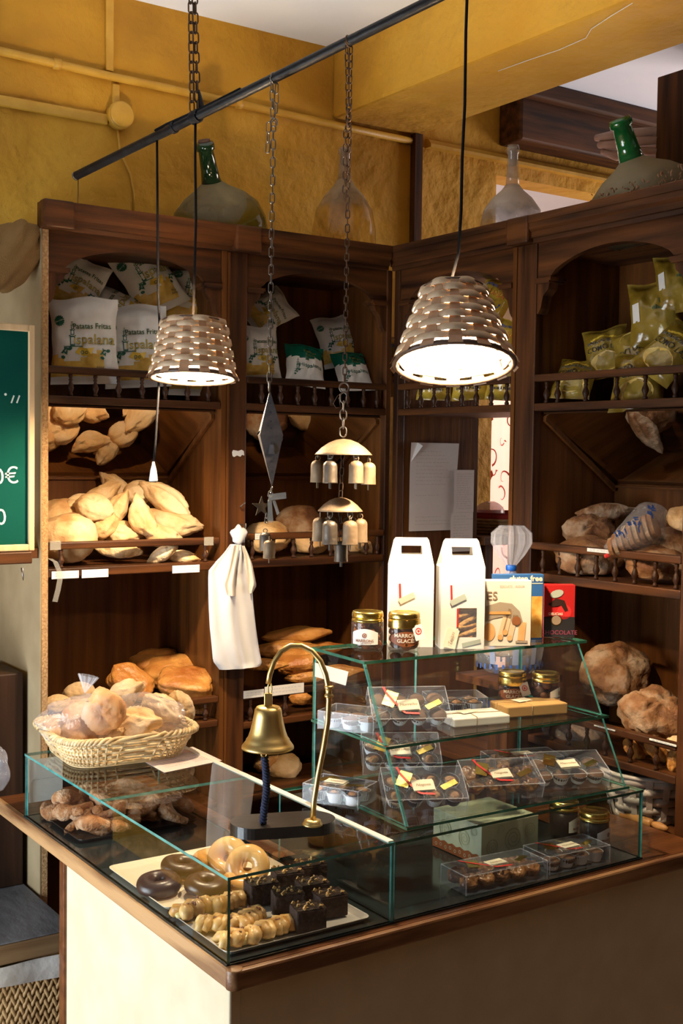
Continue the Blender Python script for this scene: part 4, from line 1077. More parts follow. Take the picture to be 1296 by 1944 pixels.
def deco_pueblo(dec):
    dec(rect(.15, .022), 0, .205, WHITEP, -.05); dec(text('PATATAS FRITAS', .0185, 0, .02), 0, .205, BLUEI, -.05, lift=.0036)
    dec(text('GRANJA', .036, 0, .04), 0, .165, REDI, -.08); dec(text('GRANJA', .036, 0, -.005), 0, .165, YELP, -.08, lift=.0036)
    dec(rect(.16, .07), 0, .105, WHITEP); dec(rect(.13, .018), -.01, .055, WHITEP)
    dec(text('SABOR A PUEBLO', .0175, 0, .02), -.005, .055, BLACKI, lift=.0036)
    for i in range(9): dec(poly([(0, 0), (.008, .012), (.003, .02), (.012, .03), (.010, .012), (.006, 0)]), -.07+.016*i, .078+.006*(i % 3), BLUEI, .2*(i % 4), lift=.0036)
BM['pueblo'] = bag_mesh('crisp_bag', .20, .25, .042, 3, lambda u, v: BAGY, deco_pueblo, BAGY)
def deco_como(dec):
    for i in range(11):
        t = -1+.2*i; dec(rect(.012, .010), .055*t, .188-.012*t*t, YELP, -.2*t)
    dec(text('PATATAS FRITAS', .021, 0, .02), 0, .162, WHITEP); dec(text('PATATAS FRITAS', .021, 0, .0), 0, .162, BLACKI, lift=.0036)
    dec(text('COMO LAS', .034, 0, .035), 0, .128, YELP); dec(text('COMO LAS', .034, 0, .008), 0, .128, BLACKI, lift=.0036)
    dec(disc(.045, 20, .07), 0, .065, CHIPS)
BM['como'] = bag_mesh('crisp_bag', .20, .25, .040, 5, lambda u, v: BAGYD, deco_como, BAGYD)
def deco_back(dec):
    dec(rect(.03, .07), -.07, .13, WHITEP); dec(text('LA\nolivarera', .022, 0, .01), .035, .15, GRNI)
BM['back'] = bag_mesh('crisp_bag', .20, .25, .045, 6, lambda u, v: BAGYD, deco_back, BAGYD)
def bagat(kind, px, py, plane, label, yaw=0, roll=0, lean=0, s=1.0, group='crisp bags on the top shelves'):
    """px,py is the middle of the bag; yaw turns it, roll spins it in its own face, lean tips it back"""
    M = Matrix.Rotation(R(yaw), 3, 'Z') @ Matrix.Rotation(R(lean), 3, 'X') @ Matrix.Rotation(R(roll), 3, 'Y')
    c_ = at(px, py, **plane) - M @ Vector((0, 0, .13*s))
    o = obj('crisp_bag', BM[kind], loc=c_, rot=M.to_euler(), scale=s)
    return tag(o, label, 'crisp bag', group)
bagat('white', 160, 655, A(.085), 'upright white crisp bag with green lettering at the far left', -26, -2, -6, .90)
bagat('white', 258, 665, A(.13), 'white crisp bag half behind the left lamp', -24, -4, -8, .90)
bagat('white2', 282, 532, A(.22), 'white crisp bag leaning high under the left arch', -10, -28, -20, .86)
bagat('white2', 368, 570, A(.22), 'white crisp bag above the left lamp shade', -18, 14, -22, .86)
bagat('white2', 145, 545, A(.22), 'dim crisp bag behind the far left upright bag', -10, 25, -20, .75)
bagat('white2', 230, 595, A(.20), 'crisp bag lying behind the two upright white bags', -12, -60, -40, .8)
bagat('white2', 370, 690, A(.16), 'crisp bag hidden behind the lit left lamp', -18, 0, -10, .8)
bagat('white2', 508, 592, A(.24), 'striped white crisp bag tipped over in the second unit', -15, 58, -20, .62)
bagat('white2', 492, 672, A(.16), 'dim white crisp bag against the post of the second unit', -10, -4, -8, .66)
bagat('green', 578, 695, A(.12), 'green topped crisp bag nearest the star lantern chain', -14, 8, -34, .66)
bagat('green', 668, 706, A(.12), 'green topped crisp bag nearest the cow bell chain', -16, -4, -34, .62)
bagat('white2', 640, 650, A(.24), 'dim pinkish crisp bag at the back of the second unit', -16, -12, -20, .7)
YB = -58
bagat('pueblo', 768, 690, Bp(.10), 'yellow crisp bag with red lettering left of the lit right lamp', -40, -14, -8, .80)
bagat('pueblo', 826, 715, Bp(.11), 'yellow crisp bag below the right lamp, first of three', -55, 2, -6, .62)
bagat('pueblo', 893, 712, Bp(.12), 'yellow crisp bag below the right lamp, second of three', -55, -3, -8, .64)
bagat('pueblo', 960, 712, Bp(.11), 'yellow crisp bag below the right lamp, third of three', -55, 3, -6, .62)
bagat('pueblo', 935, 575, Bp(.20), 'yellow crisp bag at the top right of the lamp shade', -60, 20, -25, .66)
bagat('pueblo', 955, 650, Bp(.16), 'yellow crisp bag pressed against the post right of the lamp', -60, 10, -12, .62)
bagat('como', 1092, 718, Bp(.09), 'flat lying gold crisp bag at the left of the right top shelf', -62, 4, -42, .64)
bagat('como', 1212, 722, Bp(.085), 'gold crisp bag behind the right balusters', -64, -4, -30, .76)
bagat('como', 1150, 668, Bp(.17), 'gold crisp bag standing above the right rail', -62, -12, -24, .66)
bagat('como', 1212, 672, Bp(.17), 'upturned gold crisp bag in the middle of the right top shelf', -62, 160, -30, .66)
bagat('como', 1275, 668, Bp(.12), 'shiny gold crisp bag at the right edge above the rail', -60, 38, -30, .72)
bagat('back', 1245, 595, Bp(.19), 'gold crisp bag showing its back on the right top shelf', -62, -6, -10, .78)
bagat('back', 1290, 535, Bp(.22), 'highest gold crisp bag at the right edge', -62, -8, -14, .7)

# ------------------------------------------------------------------ papers, price strips, plastic bag on hook
def scrib(b, fn, x0, x1, y, m, r, step=.0022, amp=.0014, th=.0005):
    x = x0; last = None
    vs = []; fs = []
    while x < x1:
        wl = r.uniform(.006, .016)
        n = max(2, int(wl/step))
        for i in range(n):
            xa, xb = x+i*step, x+(i+1)*step
            ya, yb = y+amp*r.uniform(-1, 1), y+amp*r.uniform(-1, 1)
            k = len(vs); vs += [(xa, ya), (xb, yb), (xb, yb+th), (xa, ya+th)]; fs.append((k, k+1, k+2, k+3))
        x += wl+r.uniform(.002, .004)
    if fs: decal(b, (vs, fs), fn, m)
PAPERM = mat('note_paper', (.62, .56, .52), .8, c2=(.68, .62, .58), scale=8)
yn = YA-.031
q0, q1 = at(780, 838, y=yn), at(863, 1006, y=yn)
q0.y = q1.y = yn
def notes(label, px0, py0, px1, py1, seed, off=0, curl=True, dens=.0125, m=PAPERM, skip=()):
    yy = YA-.030-off
    a, c_ = at(px0, py0, y=yy), at(px1, py1, y=yy); r = random.Random(seed); w_, h_ = c_.x-a.x, a.z-c_.z
    o = thing('note_paper', label, 'paper', (a.x+w_/2, yy, c_.z), worldparts=True)
    def sf(x, z):
        u, v = (x-a.x)/w_, (z-c_.z)/h_
        cu = (.012*max(0, u+v-1.55)*2 + .004*math.sin(u*3.1)*v + (.02*max(0, .25-u)*max(0, v-.7)*4)) if curl else .0
        return Vector((x, yy-.001-cu, z))
    b = MB(); b.grid(lambda s, t: sf(a.x+s*w_, c_.z+t*h_), 12, 16, m)
    obj('sheet', b, o)
    b = MB(); z = a.z-h_*.10; i = 0
    while z > c_.z+h_*.06:
        if i not in skip: scrib(b, lambda x, y: sf(x, y)+Vector((0, -.0012, 0)), a.x+w_*.12, a.x+w_*r.uniform(.55, .92), z, INK, r)
        z -= dens; i += 1
    obj('handwriting', b, o)
    if curl:
        b = MB(); p = [sf(a.x, a.z-h_*.22), sf(a.x+w_*.12, a.z), sf(a.x+w_*.20, a.z-h_*.035)]
        b.add([p[0]+Vector((0, -.004, 0)), p[1]+Vector((0, -.004, 0)), p[2]+Vector((0, -.014, 0))], [(0, 2, 1)], WHITEP); obj('curled_corner', b, o)
    return o
notes('large handwritten sheet with curled corner pinned on dark wood', 778, 840, 864, 1006, 1, skip=(10, 11, 13, 14, 15, 16, 17))
notes('small printed receipt pinned beside the large handwritten sheet', 862, 892, 898, 972, 2, .006, False, .008)
notes('lower handwritten slip pinned under the receipt', 855, 973, 896, 1046, 3, .004, False, .010)
def tagstrip(label, px0, px1, py0, py1, plane, thick=.002, txt=None):
    a, c_ = at(px0, py0, **plane), at(px1, py1, **plane)
    b = MB()
    ax = 'y' if 'y' in plane else 'x'
    if ax == 'y': fn = lambda x, z: Vector((x, plane['y'], z))
    v = [a, Vector((c_.x, c_.y, a.z)), c_, Vector((a.x, a.y, c_.z))]
    n = Vector((0, -thick, 0)) if ax == 'y' else Vector((-thick, 0, 0))
    v8 = [p for p in v]+[p+n for p in v]
    b.add(v8, [(0, 1, 2, 3), (7, 6, 5, 4), (0, 4, 5, 1), (1, 5, 6, 2), (2, 6, 7, 3), (3, 7, 4, 0)], WHITEP)
    r = random.Random(int(px0)); u = (v[1]-v[0]); L_ = u.length; u.normalize(); hh = (a.z-c_.z)
    for zf in (.33, .66):
        scrib(b, lambda x, y: a + n*1.3 + u*x + Vector((0, 0, -hh*zf+y)), L_*.12, L_*.85, 0, BLUEI, r, .002, .0012, .0005)
    return tag(obj('price_tag', b), label, 'price tag', 'handwritten price tags on the shelf fronts')
yt = dict(y=YA-.0035)
tagstrip('white price tag at the left end of the bread shelf edge', 98, 149, 1085, 1097, yt)
tagstrip('white price tag second from left on the bread shelf edge', 155, 205, 1082, 1095, yt)
tagstrip('white price tag under the pointed loaf on the bread shelf edge', 327, 378, 1074, 1086, yt)
tagstrip('white price strip on the low rail left of the bell stand', 462, 500, 1312, 1322, yt)
tagstrip('white price strip on the low rail behind the bell stand', 502, 576, 1304, 1314, yt)
tagstrip('white tag on the rail under the tin lantern', 484, 495, 1013, 1024, yt)
xt = dict(x=XB-.0035)
tagstrip('white price tag taped to the right bread rail', 1115, 1158, 1040, 1051, xt)
tagstrip('white price strip at the right end of the lowest right rail', 1233, 1284, 1401, 1418, xt)
tagstrip('small price strip beside the sloping glass on the lowest right rail', 1128, 1168, 1378, 1386, xt)
b = MB(); pts = [(95, 1060), (105, 1066), (113, 1085), (114, 1098), (110, 1120), (104, 1142)]
for i in range(len(pts)-1):
    p, q = pts[i], pts[i+1]
    b.add([at(p[0]-5, p[1], y=YA-.008-.002*i), at(p[0]+5, p[1]+1, y=YA-.008-.002*i), at(q[0]+5, q[1]+1, y=YA-.010-.002*i), at(q[0]-5, q[1], y=YA-.010-.002*i)], [(0, 3, 2, 1)], TAPE)
tag(obj('tape_strip', b), 'dangling strip of yellowed tape at the left bread shelf edge', 'tape')
for (x, y, lb) in ((105, 1036, 'tape scrap stuck on the left end of the bread rail'), (396, 1028, 'tape scrap stuck on the right end of the bread rail')):
    p = at(x, y, y=YA-.003); b = MB().box(p.x-.016, p.x+.016, YA-.0045, YA-.003, p.z-.012, p.z+.014, TAPE)
    tag(obj('tape_scrap', b), lb, 'tape')
p = at(452, 861, y=YA-.001); b = MB()
rr_ = random.Random(2)
decal(b, poly([(-.022, .004), (-.018, .011), (0, .008), (.012, .012), (.02, .008), (.022, -.006), (.014, -.004), (.008, -.010), (-.004, -.006), (-.014, -.011), (-.02, -.008)]), lambda x, y: Vector((p.x+x, YA-.0008, p.z+y)), WHITEP)
tag(obj('torn_label', b), 'torn white label remnant on the post above the hanging bag', 'label')
# white carrier bag
CARR = mat('white_plastic_bag', (.64, .64, .65), .35, bump=.5, bscale=9, sub=.0, spec=.4)
CARR2 = mat('beige_plastic_bag', (.62, .54, .45), .4, bump=.5, bscale=9, spec=.4)
yb = YA-.03
o = thing('carrier_bag', 'white plastic carrier bag hung from a hook on the post', 'plastic bag', at(450, 1270, y=yb), worldparts=True)
out = [(437, 1033, 458, 1033), (425, 1050, 466, 1052), (410, 1066, 472, 1072), (396, 1083, 478, 1098), (395, 1100, 479, 1120), (396, 1150, 481, 1150), (398, 1190, 486, 1195), (402, 1230, 492, 1235), (404, 1255, 497, 1258), (416, 1271, 494, 1263)]
def bagsurf(front):
    def f(s, t):
        k = t*(len(out)-1); i = min(int(k), len(out)-2); fr = k-i
        a, c_ = out[i], out[i+1]
        xl = a[0]+(c_[0]-a[0])*fr; xr = a[2]+(c_[2]-a[2])*fr; yl = a[1]+(c_[1]-a[1])*fr; yr = a[3]+(c_[3]-a[3])*fr
        px = xl+(xr-xl)*s; py = yl+(yr-yl)*s
        p = at(px, py, y=yb)
        fold = .012*math.sin(s*9+2*t)*(1-t)**.5 + .009*math.sin(s*17-3*t)*(1-.6*t) + .006*noise.noise(Vector((s*5, t*7, 3)))
        e = math.sin(math.pi*min(1, max(0, s)))**.5
        p.y += (-(.014+.012*t)*e + fold*e*.8) if front else .006*e
        return p
    return f
obj('bag_front', MB().grid(bagsurf(True), 24, 30, CARR), o); obj('bag_back', MB().grid(lambda s, t: bagsurf(False)(1-s, t), 12, 20, CARR), o)
kc = at(453, 1016, y=yb-.004)
obj('knot', MB().blob(lambda n: kc+Vector((n.x*.026*(1+.2*math.sin(5*n.z)), n.y*.020, n.z*.030*(1+.15*math.sin(7*n.x+2)))), CARR, 18, 12), o)
def flap(pts, m, dy):
    n = len(pts)//2
    b = MB(); b.grid(lambda s, t: at(*[pts[min(int(t*(n-1)), n-2)][i]*(1-s)*(1-(t*(n-1)-min(int(t*(n-1)), n-2)))+pts[min(int(t*(n-1)), n-2)+1][i]*(1-s)*(t*(n-1)-min(int(t*(n-1)), n-2))
        + s*(pts[n+min(int(t*(n-1)), n-2)][i]*(1-(t*(n-1)-min(int(t*(n-1)), n-2)))+pts[n+min(int(t*(n-1)), n-2)+1][i]*(t*(n-1)-min(int(t*(n-1)), n-2))) for i in (0, 1)], y=yb-dy-.012*math.sin(math.pi*s)-.006*math.sin(8*s+3*t)), 10, 14, m); return b
obj('handle_flap', flap([(440, 1036), (433, 1080), (426, 1110), (432, 1131), (455, 1034), (448, 1080), (446, 1110), (447, 1132)], CARR2, .028), o)
obj('handle_flap', flap([(458, 1036), (464, 1060), (469, 1100), (473, 1128), (464, 1036), (478, 1068), (487, 1112), (480, 1124)], CARR2, .020), o)
hk = at(453, 995, y=YA); 
obj('hook', MB().tube([Vector((hk.x, YA, hk.z)), Vector((hk.x, YA-.03, hk.z)), Vector((hk.x, YA-.045, hk.z-.012)), Vector((hk.x, YA-.045, hk.z+.005))], .002, STEEL, 6), o)
p = at(455, 963, y=YA)
tag(obj('bent_nail', MB().tube([p, p+Vector((-.006, -.018, .004)), p+Vector((.008, -.02, .016))], .002, STEEL, 6)), 'small bent nail in the post above the carrier bag', 'nail')

# ------------------------------------------------------------------ doorway: curtain, red basket
CURT = bpy.data.materials.new('floral_curtain'); CURT.use_nodes = True; nt = CURT.node_tree; nt.nodes.clear()
o_ = nt.nodes.new('ShaderNodeOutputMaterial'); df = nt.nodes.new('ShaderNodeBsdfDiffuse'); tl = nt.nodes.new('ShaderNodeBsdfTranslucent'); mx = nt.nodes.new('ShaderNodeMixShader'); mx.inputs[0].default_value = .6
df.inputs[0].default_value = (.85, .55, .45, 1); tl.inputs[0].default_value = (.92, .62, .50, 1)
lk(nt, df.outputs[0], mx.inputs[1]); lk(nt, tl.outputs[0], mx.inputs[2]); lk(nt, mx.outputs[0], o_.inputs[0])
CURTR = mat('red_curtain_print', (.55, .06, .03), .8)
cu = thing('floral_curtain', 'white curtain with red scroll flowers in the doorway', 'curtain', (2.3, 1.90, -.8), worldparts=True)
def cf(s, t):
    x = 2.06+.75*s; return Vector((x, 1.90+.012*math.sin(s*32)*(1-.2*t), -.84+2.3*t))
obj('curtain_cloth', MB().grid(cf, 80, 12, CURT), cu)
obj('curtain_rod', MB().tube([(2.0, 1.90, 1.47), (3.2, 1.90, 1.47)], .01, BRASS, 8), cu)
b = MB(); r = random.Random(5)
def cfl(x, z): return Vector((x, 1.90+.012*math.sin((x-2.06)/.75*32)-.004, z))
for i in range(70):
    x0, z0, s_ = r.uniform(2.1, 2.65), r.uniform(.3, 1.35), r.uniform(.6, 1.3); a0 = r.uniform(0, 6); sg = r.choice((-1, 1))
    vs = []; fs = []; n = 14
    for k in range(n+1):
        t = k/n; a = a0+sg*t*4.4; rad = (.035*(1-.75*t))*s_; wv = .0035*(1-t)*s_+.0008
        c_ = (x0+rad*math.cos(a), z0+rad*math.sin(a)*1.2); nx, ny = math.cos(a), math.sin(a)
        vs += [(c_[0]+nx*wv, c_[1]+ny*wv), (c_[0]-nx*wv, c_[1]-ny*wv)]
    fs = [(2*k, 2*k+1, 2*k+3, 2*k+2) for k in range(n)]
    decal(b, (vs, fs), cfl, CURTR)
    if i % 2: decal(b, poly([(0, 0), (.010*s_, .008*s_), (.028*s_, 0), (.010*s_, -.005*s_)]), cfl, CURTR, (x0+.03*s_, z0), a0)
obj('printed_scrolls', b, cu)['kind'] = 'stuff'
tb = thing('side_table', 'dark wooden table behind the open shelving unit', 'table', (1.98, 1.45, ZF), worldparts=True)
zt_ = at(930, 1012, y=1.45).z
obj('table_top', MB().box(1.74, 2.22, 1.28, 1.62, zt_-.03, zt_, W['x']), tb, bevel=.003)
for sx in (1.77, 2.16):
    for sy in (1.31, 1.56): obj('leg', MB().box(sx, sx+.035, sy, sy+.035, ZF, zt_-.03, W['z']), tb)
RED = mat('dark_red_cloth', (.22, .008, .008), .8, c2=(.28, .015, .012), scale=20)
DSTRAW = mat('dark_straw', (.25, .15, .06), .7, c2=(.42, .28, .13), scale=50)
rbk = thing('red_lined_basket', 'shallow straw basket with dark red lining behind the open unit', 'basket', (1.96, 1.45, zt_), group='baskets')
rim = .135
obj('lining', MB().lathe([(0, .012), (rim*.72, .014), (rim*1.02, .078), (rim*1.03, .080), (rim*1.0, .062), (rim*.985, .050)], RED, 28), rbk)
for k in range(5):
    t = k/4; rr0 = rim*(.74+.22*t)
    obj('straw_coil', MB().tube([Vector((rr0*math.cos(2*math.pi*i/28), rr0*math.sin(2*math.pi*i/28), .006+.012*k+.001*math.sin(i*3.1))) for i in range(28)], .0068, DSTRAW, 6, closed=True), rbk)
tag(obj('bagged_snack', MB().blob(lambda n: Vector((n.x*.06, n.y*.05, n.z*.045))*(1+.15*noise.noise(n*3)), clear('frosted_film', (.8, .75, .75), 1.5, haze=.4, hazec=(.6, .5, .5)), 16, 10), loc=(1.90, 1.44, zt_+.075)), 'pale film bag lying in the red lined basket', 'bag')

# ------------------------------------------------------------------ on the long case: wicker basket with bagged rolls
STRAW = mat('pale_wicker', (.62, .42, .18), .55, c2=(.80, .64, .38), scale=40, perobj=True)
def rrect(a, b_, t, e=.42):
    c, s = math.cos(t), math.sin(t)
    return Vector((a*math.copysign(abs(c)**e, c), b_*math.copysign(abs(s)**e, s), 0))
bc = Vector((.205, .985, H+.001))
bk = thing('wicker_basket', 'pale wicker basket of bagged rolls on the glass pastry case', 'basket', bc, (0, 0, R(-4)), group='baskets')
ba, bb, bh = .150, .130, .074
obj('basket_floor', MB().prism([tuple(rrect(ba, bb, 2*math.pi*i/48)[:2]) for i in range(48)], .0, .006, STRAW), bk)
NS = 52
for k in range(7):
    t = k/6; a_, b_ = ba+.030*t, bb+.030*t; pts = []
    for i in range(NS*3):
        th = 2*math.pi*i/(NS*3); p = rrect(a_, b_, th); n = Vector((p.x/a_**2, p.y/b_**2, 0)).normalized()
        pts.append(p + n*.0035*math.cos(math.pi*i/1.5+math.pi*k) + Vector((0, 0, .008+bh*.82*t)))
    obj('wicker_strand', MB().tube(pts, .0042, STRAW, 5, closed=True), bk)
stk = MB()
for i in range(NS):
    th = 2*math.pi*(i+.5)/NS
    stk.tube([rrect(ba, bb, th)+Vector((0, 0, .004)), rrect(ba+.016, bb+.016, th+.02)+Vector((0, 0, bh*.5)), rrect(ba+.032, bb+.032, th+.05)+Vector((0, 0, bh*.95))], .0026, STRAW, 5)
o = obj('stakes', stk, bk); o['kind'] = 'stuff'
for ph in (0, 1, 2):
    pts = []
    for i in range(160):
        th = 2*math.pi*i/160; p = rrect(ba+.036, bb+.036, th); n = Vector((p.x, p.y, 0)).normalized(); w_ = 26*th+ph*2*math.pi/3
        pts.append(p+n*.006*math.cos(w_)+Vector((0, 0, bh+.006*math.sin(w_))))
    obj('braided_rim', MB().tube(pts, .0045, STRAW, 5, closed=True), bk)
LM['bun'] = loaf_mesh('roll', .056, .050, .028, 21, mat('pale_bun_crust', (.46, .20, .065), .6, c2=(.78, .56, .36), c3=(.66, .38, .17), scale=12, detail=9, bump=.7, bscale=28, perobj=True), rough=.14, flat=.6, pexp=2.4)
LM['bun2'] = loaf_mesh('roll', .066, .042, .034, 22, PALE, rough=.13, flat=.6, pinch=.3, crease=.14)
for (k_, x, y, yy, ph, fa, s, lb) in (
 ('bun', 197, 1352, .93, 60, 80, 1.05, 'floury round roll upright in film at the basket front'),
 ('bun2', 258, 1372, .93, 5, 40, 1.0, 'smooth pale roll at the front right of the wicker basket'),
 ('bun2', 306, 1344, .99, -30, 45, .9, 'golden roll near the right end of the wicker basket'),
 ('bun2', 344, 1345, 1.02, -72, 45, .85, 'pale roll standing at the right rim of the wicker basket'),
 ('bun', 148, 1352, 1.02, 20, 40, .8, 'pale roll at the back left of the wicker basket'),
 ('bun', 112, 1382, 1.05, 0, 40, .8, 'pinkish roll at the left end of the wicker basket'),
 ('bun', 152, 1392, .96, -10, 40, .85, 'roll in film behind the left front rim of the basket'),
 ('bun2', 216, 1394, .95, 20, 30, .75, 'roll lying low under the upright floury roll'),
 ('bun2', 235, 1318, 1.06, 30, 40, .9, 'roll at the top back of the basket pile'),
 ('bun2', 330, 1380, 1.0, 15, 30, .7, 'roll at the bottom right corner of the basket')):
    q = at(x, y, y=yy); q.z = max(q.z, H+.034)
    tag(obj('bread_roll', LM[k_], loc=q, rot=orient(ph, fa), scale=s), lb, 'bread roll', 'rolls in the wicker basket')
def film(name, label, px, py, yy, rx, ry, rz, ph=0, seed=0, tie=None):
    o = thing(name, label, 'plastic bag', at(px, py, y=yy), orient(ph, 0), group='clear film bags')
    obj('film', MB().blob(lambda n: Vector((n.x*rx, n.y*ry, n.z*rz))*(1+.22*noise.noise(n*2.3+Vector((seed, 0, 0)))+.05*noise.noise(n*7)), BAGFILM, 36, 22), o)
    if tie:
        b = MB(); t0 = Vector(tie)
        N = 22; vs = [t0*.80]
        for i in range(N):
            a = 2*math.pi*i/N; d = t0.normalized(); u = d.cross(Vector((0, 1, 0))).normalized(); w_ = d.cross(u); rr = .022*(1+.3*(i % 2))
            vs.append(t0+d*.03 + u*rr*math.cos(a)+w_*rr*.6*math.sin(a))
        b.add(vs, [(0, 1+i, 1+(i+1) % N) for i in range(N)], FILMW); obj('film_tail', b, o)
    return o
FILMW = clear('gathered_film', (.93, .94, .96), 1.5, haze=.22, hazec=(.95, .95, 1), rough=.08)
film('film_bag', 'clear film bag around the left rolls in the wicker basket', 150, 1368, .975, .105, .055, .062, 8, 1, (.03, 0, .085))
film('film_bag', 'clear film bag around the right rolls in the wicker basket', 275, 1362, .965, .115, .055, .058, -4, 2, (.09, -.01, -.045))
# paper sheet
pc = [at(x, y, z=H+.0008) for x, y in ((258, 1437), (312, 1467), (421, 1444), (366, 1418))]
ps = thing('printed_sheet', 'pinkish printed sheet lying on the pastry case by the basket', 'paper', sum(pc, Vector())/4, worldparts=True)
PINKP = mat('pinkish_paper', (.78, .64, .58), .7)
b = MB(); b.add(pc+[p+Vector((0, 0, .0006)) for p in pc], [(4, 5, 6, 7), (3, 2, 1, 0), (0, 1, 5, 4), (1, 2, 6, 5), (2, 3, 7, 6), (3, 0, 4, 7)], PINKP); obj('sheet', b, ps)
b = MB(); r = random.Random(9)
def pf(u, v): return (pc[0]*(1-u)*(1-v)+pc[1]*(1-u)*v*1.0+pc[2]*u*v+pc[3]*u*(1-v)) + Vector((0, 0, .0012))
for i in range(9):
    for u0 in ((.12, .55), (.62, .92)):
        if r.random() < .25: continue
        scrib(b, lambda x, y: pf(x, y), u0[0], u0[1]-r.uniform(0, .1), .15+.08*i, REDI if (i < 2) else INK, r, .012, .008, .006)
obj('print', b, ps)

# ------------------------------------------------------------------ brass bell on stand
zbs = H+.0005
cbase = at(537, 1577, z=zbs)
bs = thing('counter_bell', 'brass bell hanging from a curved brass arm on a black oval base', 'bell', cbase, worldparts=True)
BLKW = mat('black_lacquer_wood', (.012, .011, .011), .3, c2=(.02, .017, .015), scale=20, spec=.6, bump=.08, bscale=20)
Mb = Matrix.Translation(cbase) @ Matrix.Rotation(R(-20), 4, 'Z')
pts = []
for i in range(40):
    t = 2*math.pi*i/40; sgn = 1 if math.cos(t) > 0 else -1
    pts.append((.062*sgn*(abs(math.cos(t)) > .02)+.050*math.cos(t), .052*math.sin(t)))
obj('oval_base', MB().prism(pts, 0, .024, BLKW, Mb), bs, bevel=.003)
pb = at(593, 1566, z=zbs+.024); dpl = depth(pb)
K_ = lambda x, y: at(x, y, d=dpl)
mpx = dpl/FPX
obj('flange', MB().lathe([(.021, 0), (.021, .003), (.019, .004), (.019, .006), (.0175, .007), (.0175, .010), (.008, .012)], BRASS, 28, Matrix.Translation(pb)), bs)
arm = [(593, 1562), (596, 1520), (604, 1470), (614, 1420), (622, 1370), (624, 1330), (622, 1300), (618, 1280), (608, 1255), (592, 1236), (572, 1226), (552, 1226), (534, 1236), (520, 1256), (512, 1280), (509, 1298)]
obj('curved_arm', MB().tube([K_(x, y) for x, y in arm], .0058, BRASS, 14), bs)
obj('collar', MB().lathe([(.006, 0), (.0095, .001), (.0095, .005), (.0065, .008), (.0065, .017), (.0095, .020), (.0095, .024), (.006, .025)], BRASS, 20, Matrix.Translation(K_(624, 1324))), bs)
lp = K_(511, 1308)
obj('hanging_loop', MB().tube([lp+Vector((.004*math.cos(t)*RH.x, .004*math.cos(t)*RH.y, .013*math.sin(t)))+RH*.001 for t in [i*math.pi/7 for i in range(14)]], .0018, BRASS, 6, closed=True), bs)
mouth = K_(508, 1420)
s_ = mpx
prof = [(50, 0), (49.5, 4), (46, 9), (42, 14), (41.5, 17), (38, 21), (34, 32), (30, 48), (27, 64), (25.5, 74), (22, 79), (10, 81), (0, 81)]
inn = [(0, 74), (20, 72), (27, 50), (32, 30), (42, 8), (47, 0)]
bl = obj('bell_body', MB().lathe([(r_*s_, z_*s_) for r_, z_ in (inn+prof)], BRASS, 40, Matrix.Translation(mouth)), bs)
obj('crown_lug', MB().box(-.0085, .0085, -.004, .004, .079*.0+80*s_, 105*s_, BRASS, Matrix.Translation(mouth) @ Matrix.Rotation(-_y, 4, 'Z')), bl, loc=(0, 0, 0), bevel=.0015)
obj('clapper_ring', MB().tube([K_(501, 1432)+RH*.0055*math.cos(t)+Vector((0, 0, .0065*math.sin(t))) for t in [i*math.pi/6 for i in range(12)]], .0017, BRASS, 6, closed=True)
    .tube([K_(505, 1395), K_(503, 1426)], .003, BRASS, 6), bs)
NAVY = mat('navy_cord', (.006, .010, .035), .8, c2=(.012, .02, .06), scale=80)
ropc = [K_(502, 1438), K_(505, 1470), K_(506, 1500), K_(502, 1530), K_(499, 1562)]
for ph in range(3):
    pts = []
    for i in range(60):
        t = i/59*4; j_ = min(int(t), 3); p = ropc[j_].lerp(ropc[j_+1], t-j_); w_ = i*.75+ph*2.094
        pts.append(p+RH*.0045*math.cos(w_)+FH*.0045*math.sin(w_))
    obj('rope_strand', MB().tube(pts, .0042, NAVY, 6), bs)

# ------------------------------------------------------------------ inside the long case
def tray(label, x0, x1, y0, y1, m, z=.0045):
    b = MB(); q = []
    def ring_(d, zz, rad): return [Vector((cx_+sx*(hx+d-rad)+rad*math.cos(a), cy_+sy*(hy+d-rad)+rad*math.sin(a), zz)) for (sx, sy, a0) in ((1, 1, 0), (-1, 1, 90), (-1, -1, 180), (1, -1, 270)) for a in [R(a0+k*30) for k in range(4)]]
    cx_, cy_, hx, hy = (x0+x1)/2, (y0+y1)/2, (x1-x0)/2, (y1-y0)/2
    rings = [ring_(-.012, z+.0006, .012), ring_(-.002, z+.010, .016), ring_(.0, z+.0105, .016), ring_(.0, z+.0092, .016), ring_(-.010, z, .012)]
    n = 16
    vs = [p for r_ in rings for p in r_]
    fs = [tuple(range(n)), tuple(reversed(range(4*n, 5*n)))]
    for k in range(4):
        for i in range(n): fs.append((k*n+i, (k+1)*n+i, (k+1)*n+(i+1) % n, k*n+(i+1) % n))
    b.add(vs, fs, m); return tag(obj('tray', b), label, 'tray', 'trays in the pastry case')
BEIGE = mat('beige_tray', (.72, .62, .46), .5); GREYT = mat('grey_foil_tray', (.55, .52, .48), .35, .3); DKT = mat('dark_metal_tray', (.10, .10, .10), .3, .8)
tray('beige tray carrying the chocolate and glazed doughnuts', .014, .362, .290, .595, BEIGE)
tray('grey tray carrying braided pastries and brownies', .012, .352, .022, .282, GREYT)
tray('dark metal tray heaped with sugared pastries', .030, .36, .80, 1.075, DKT)
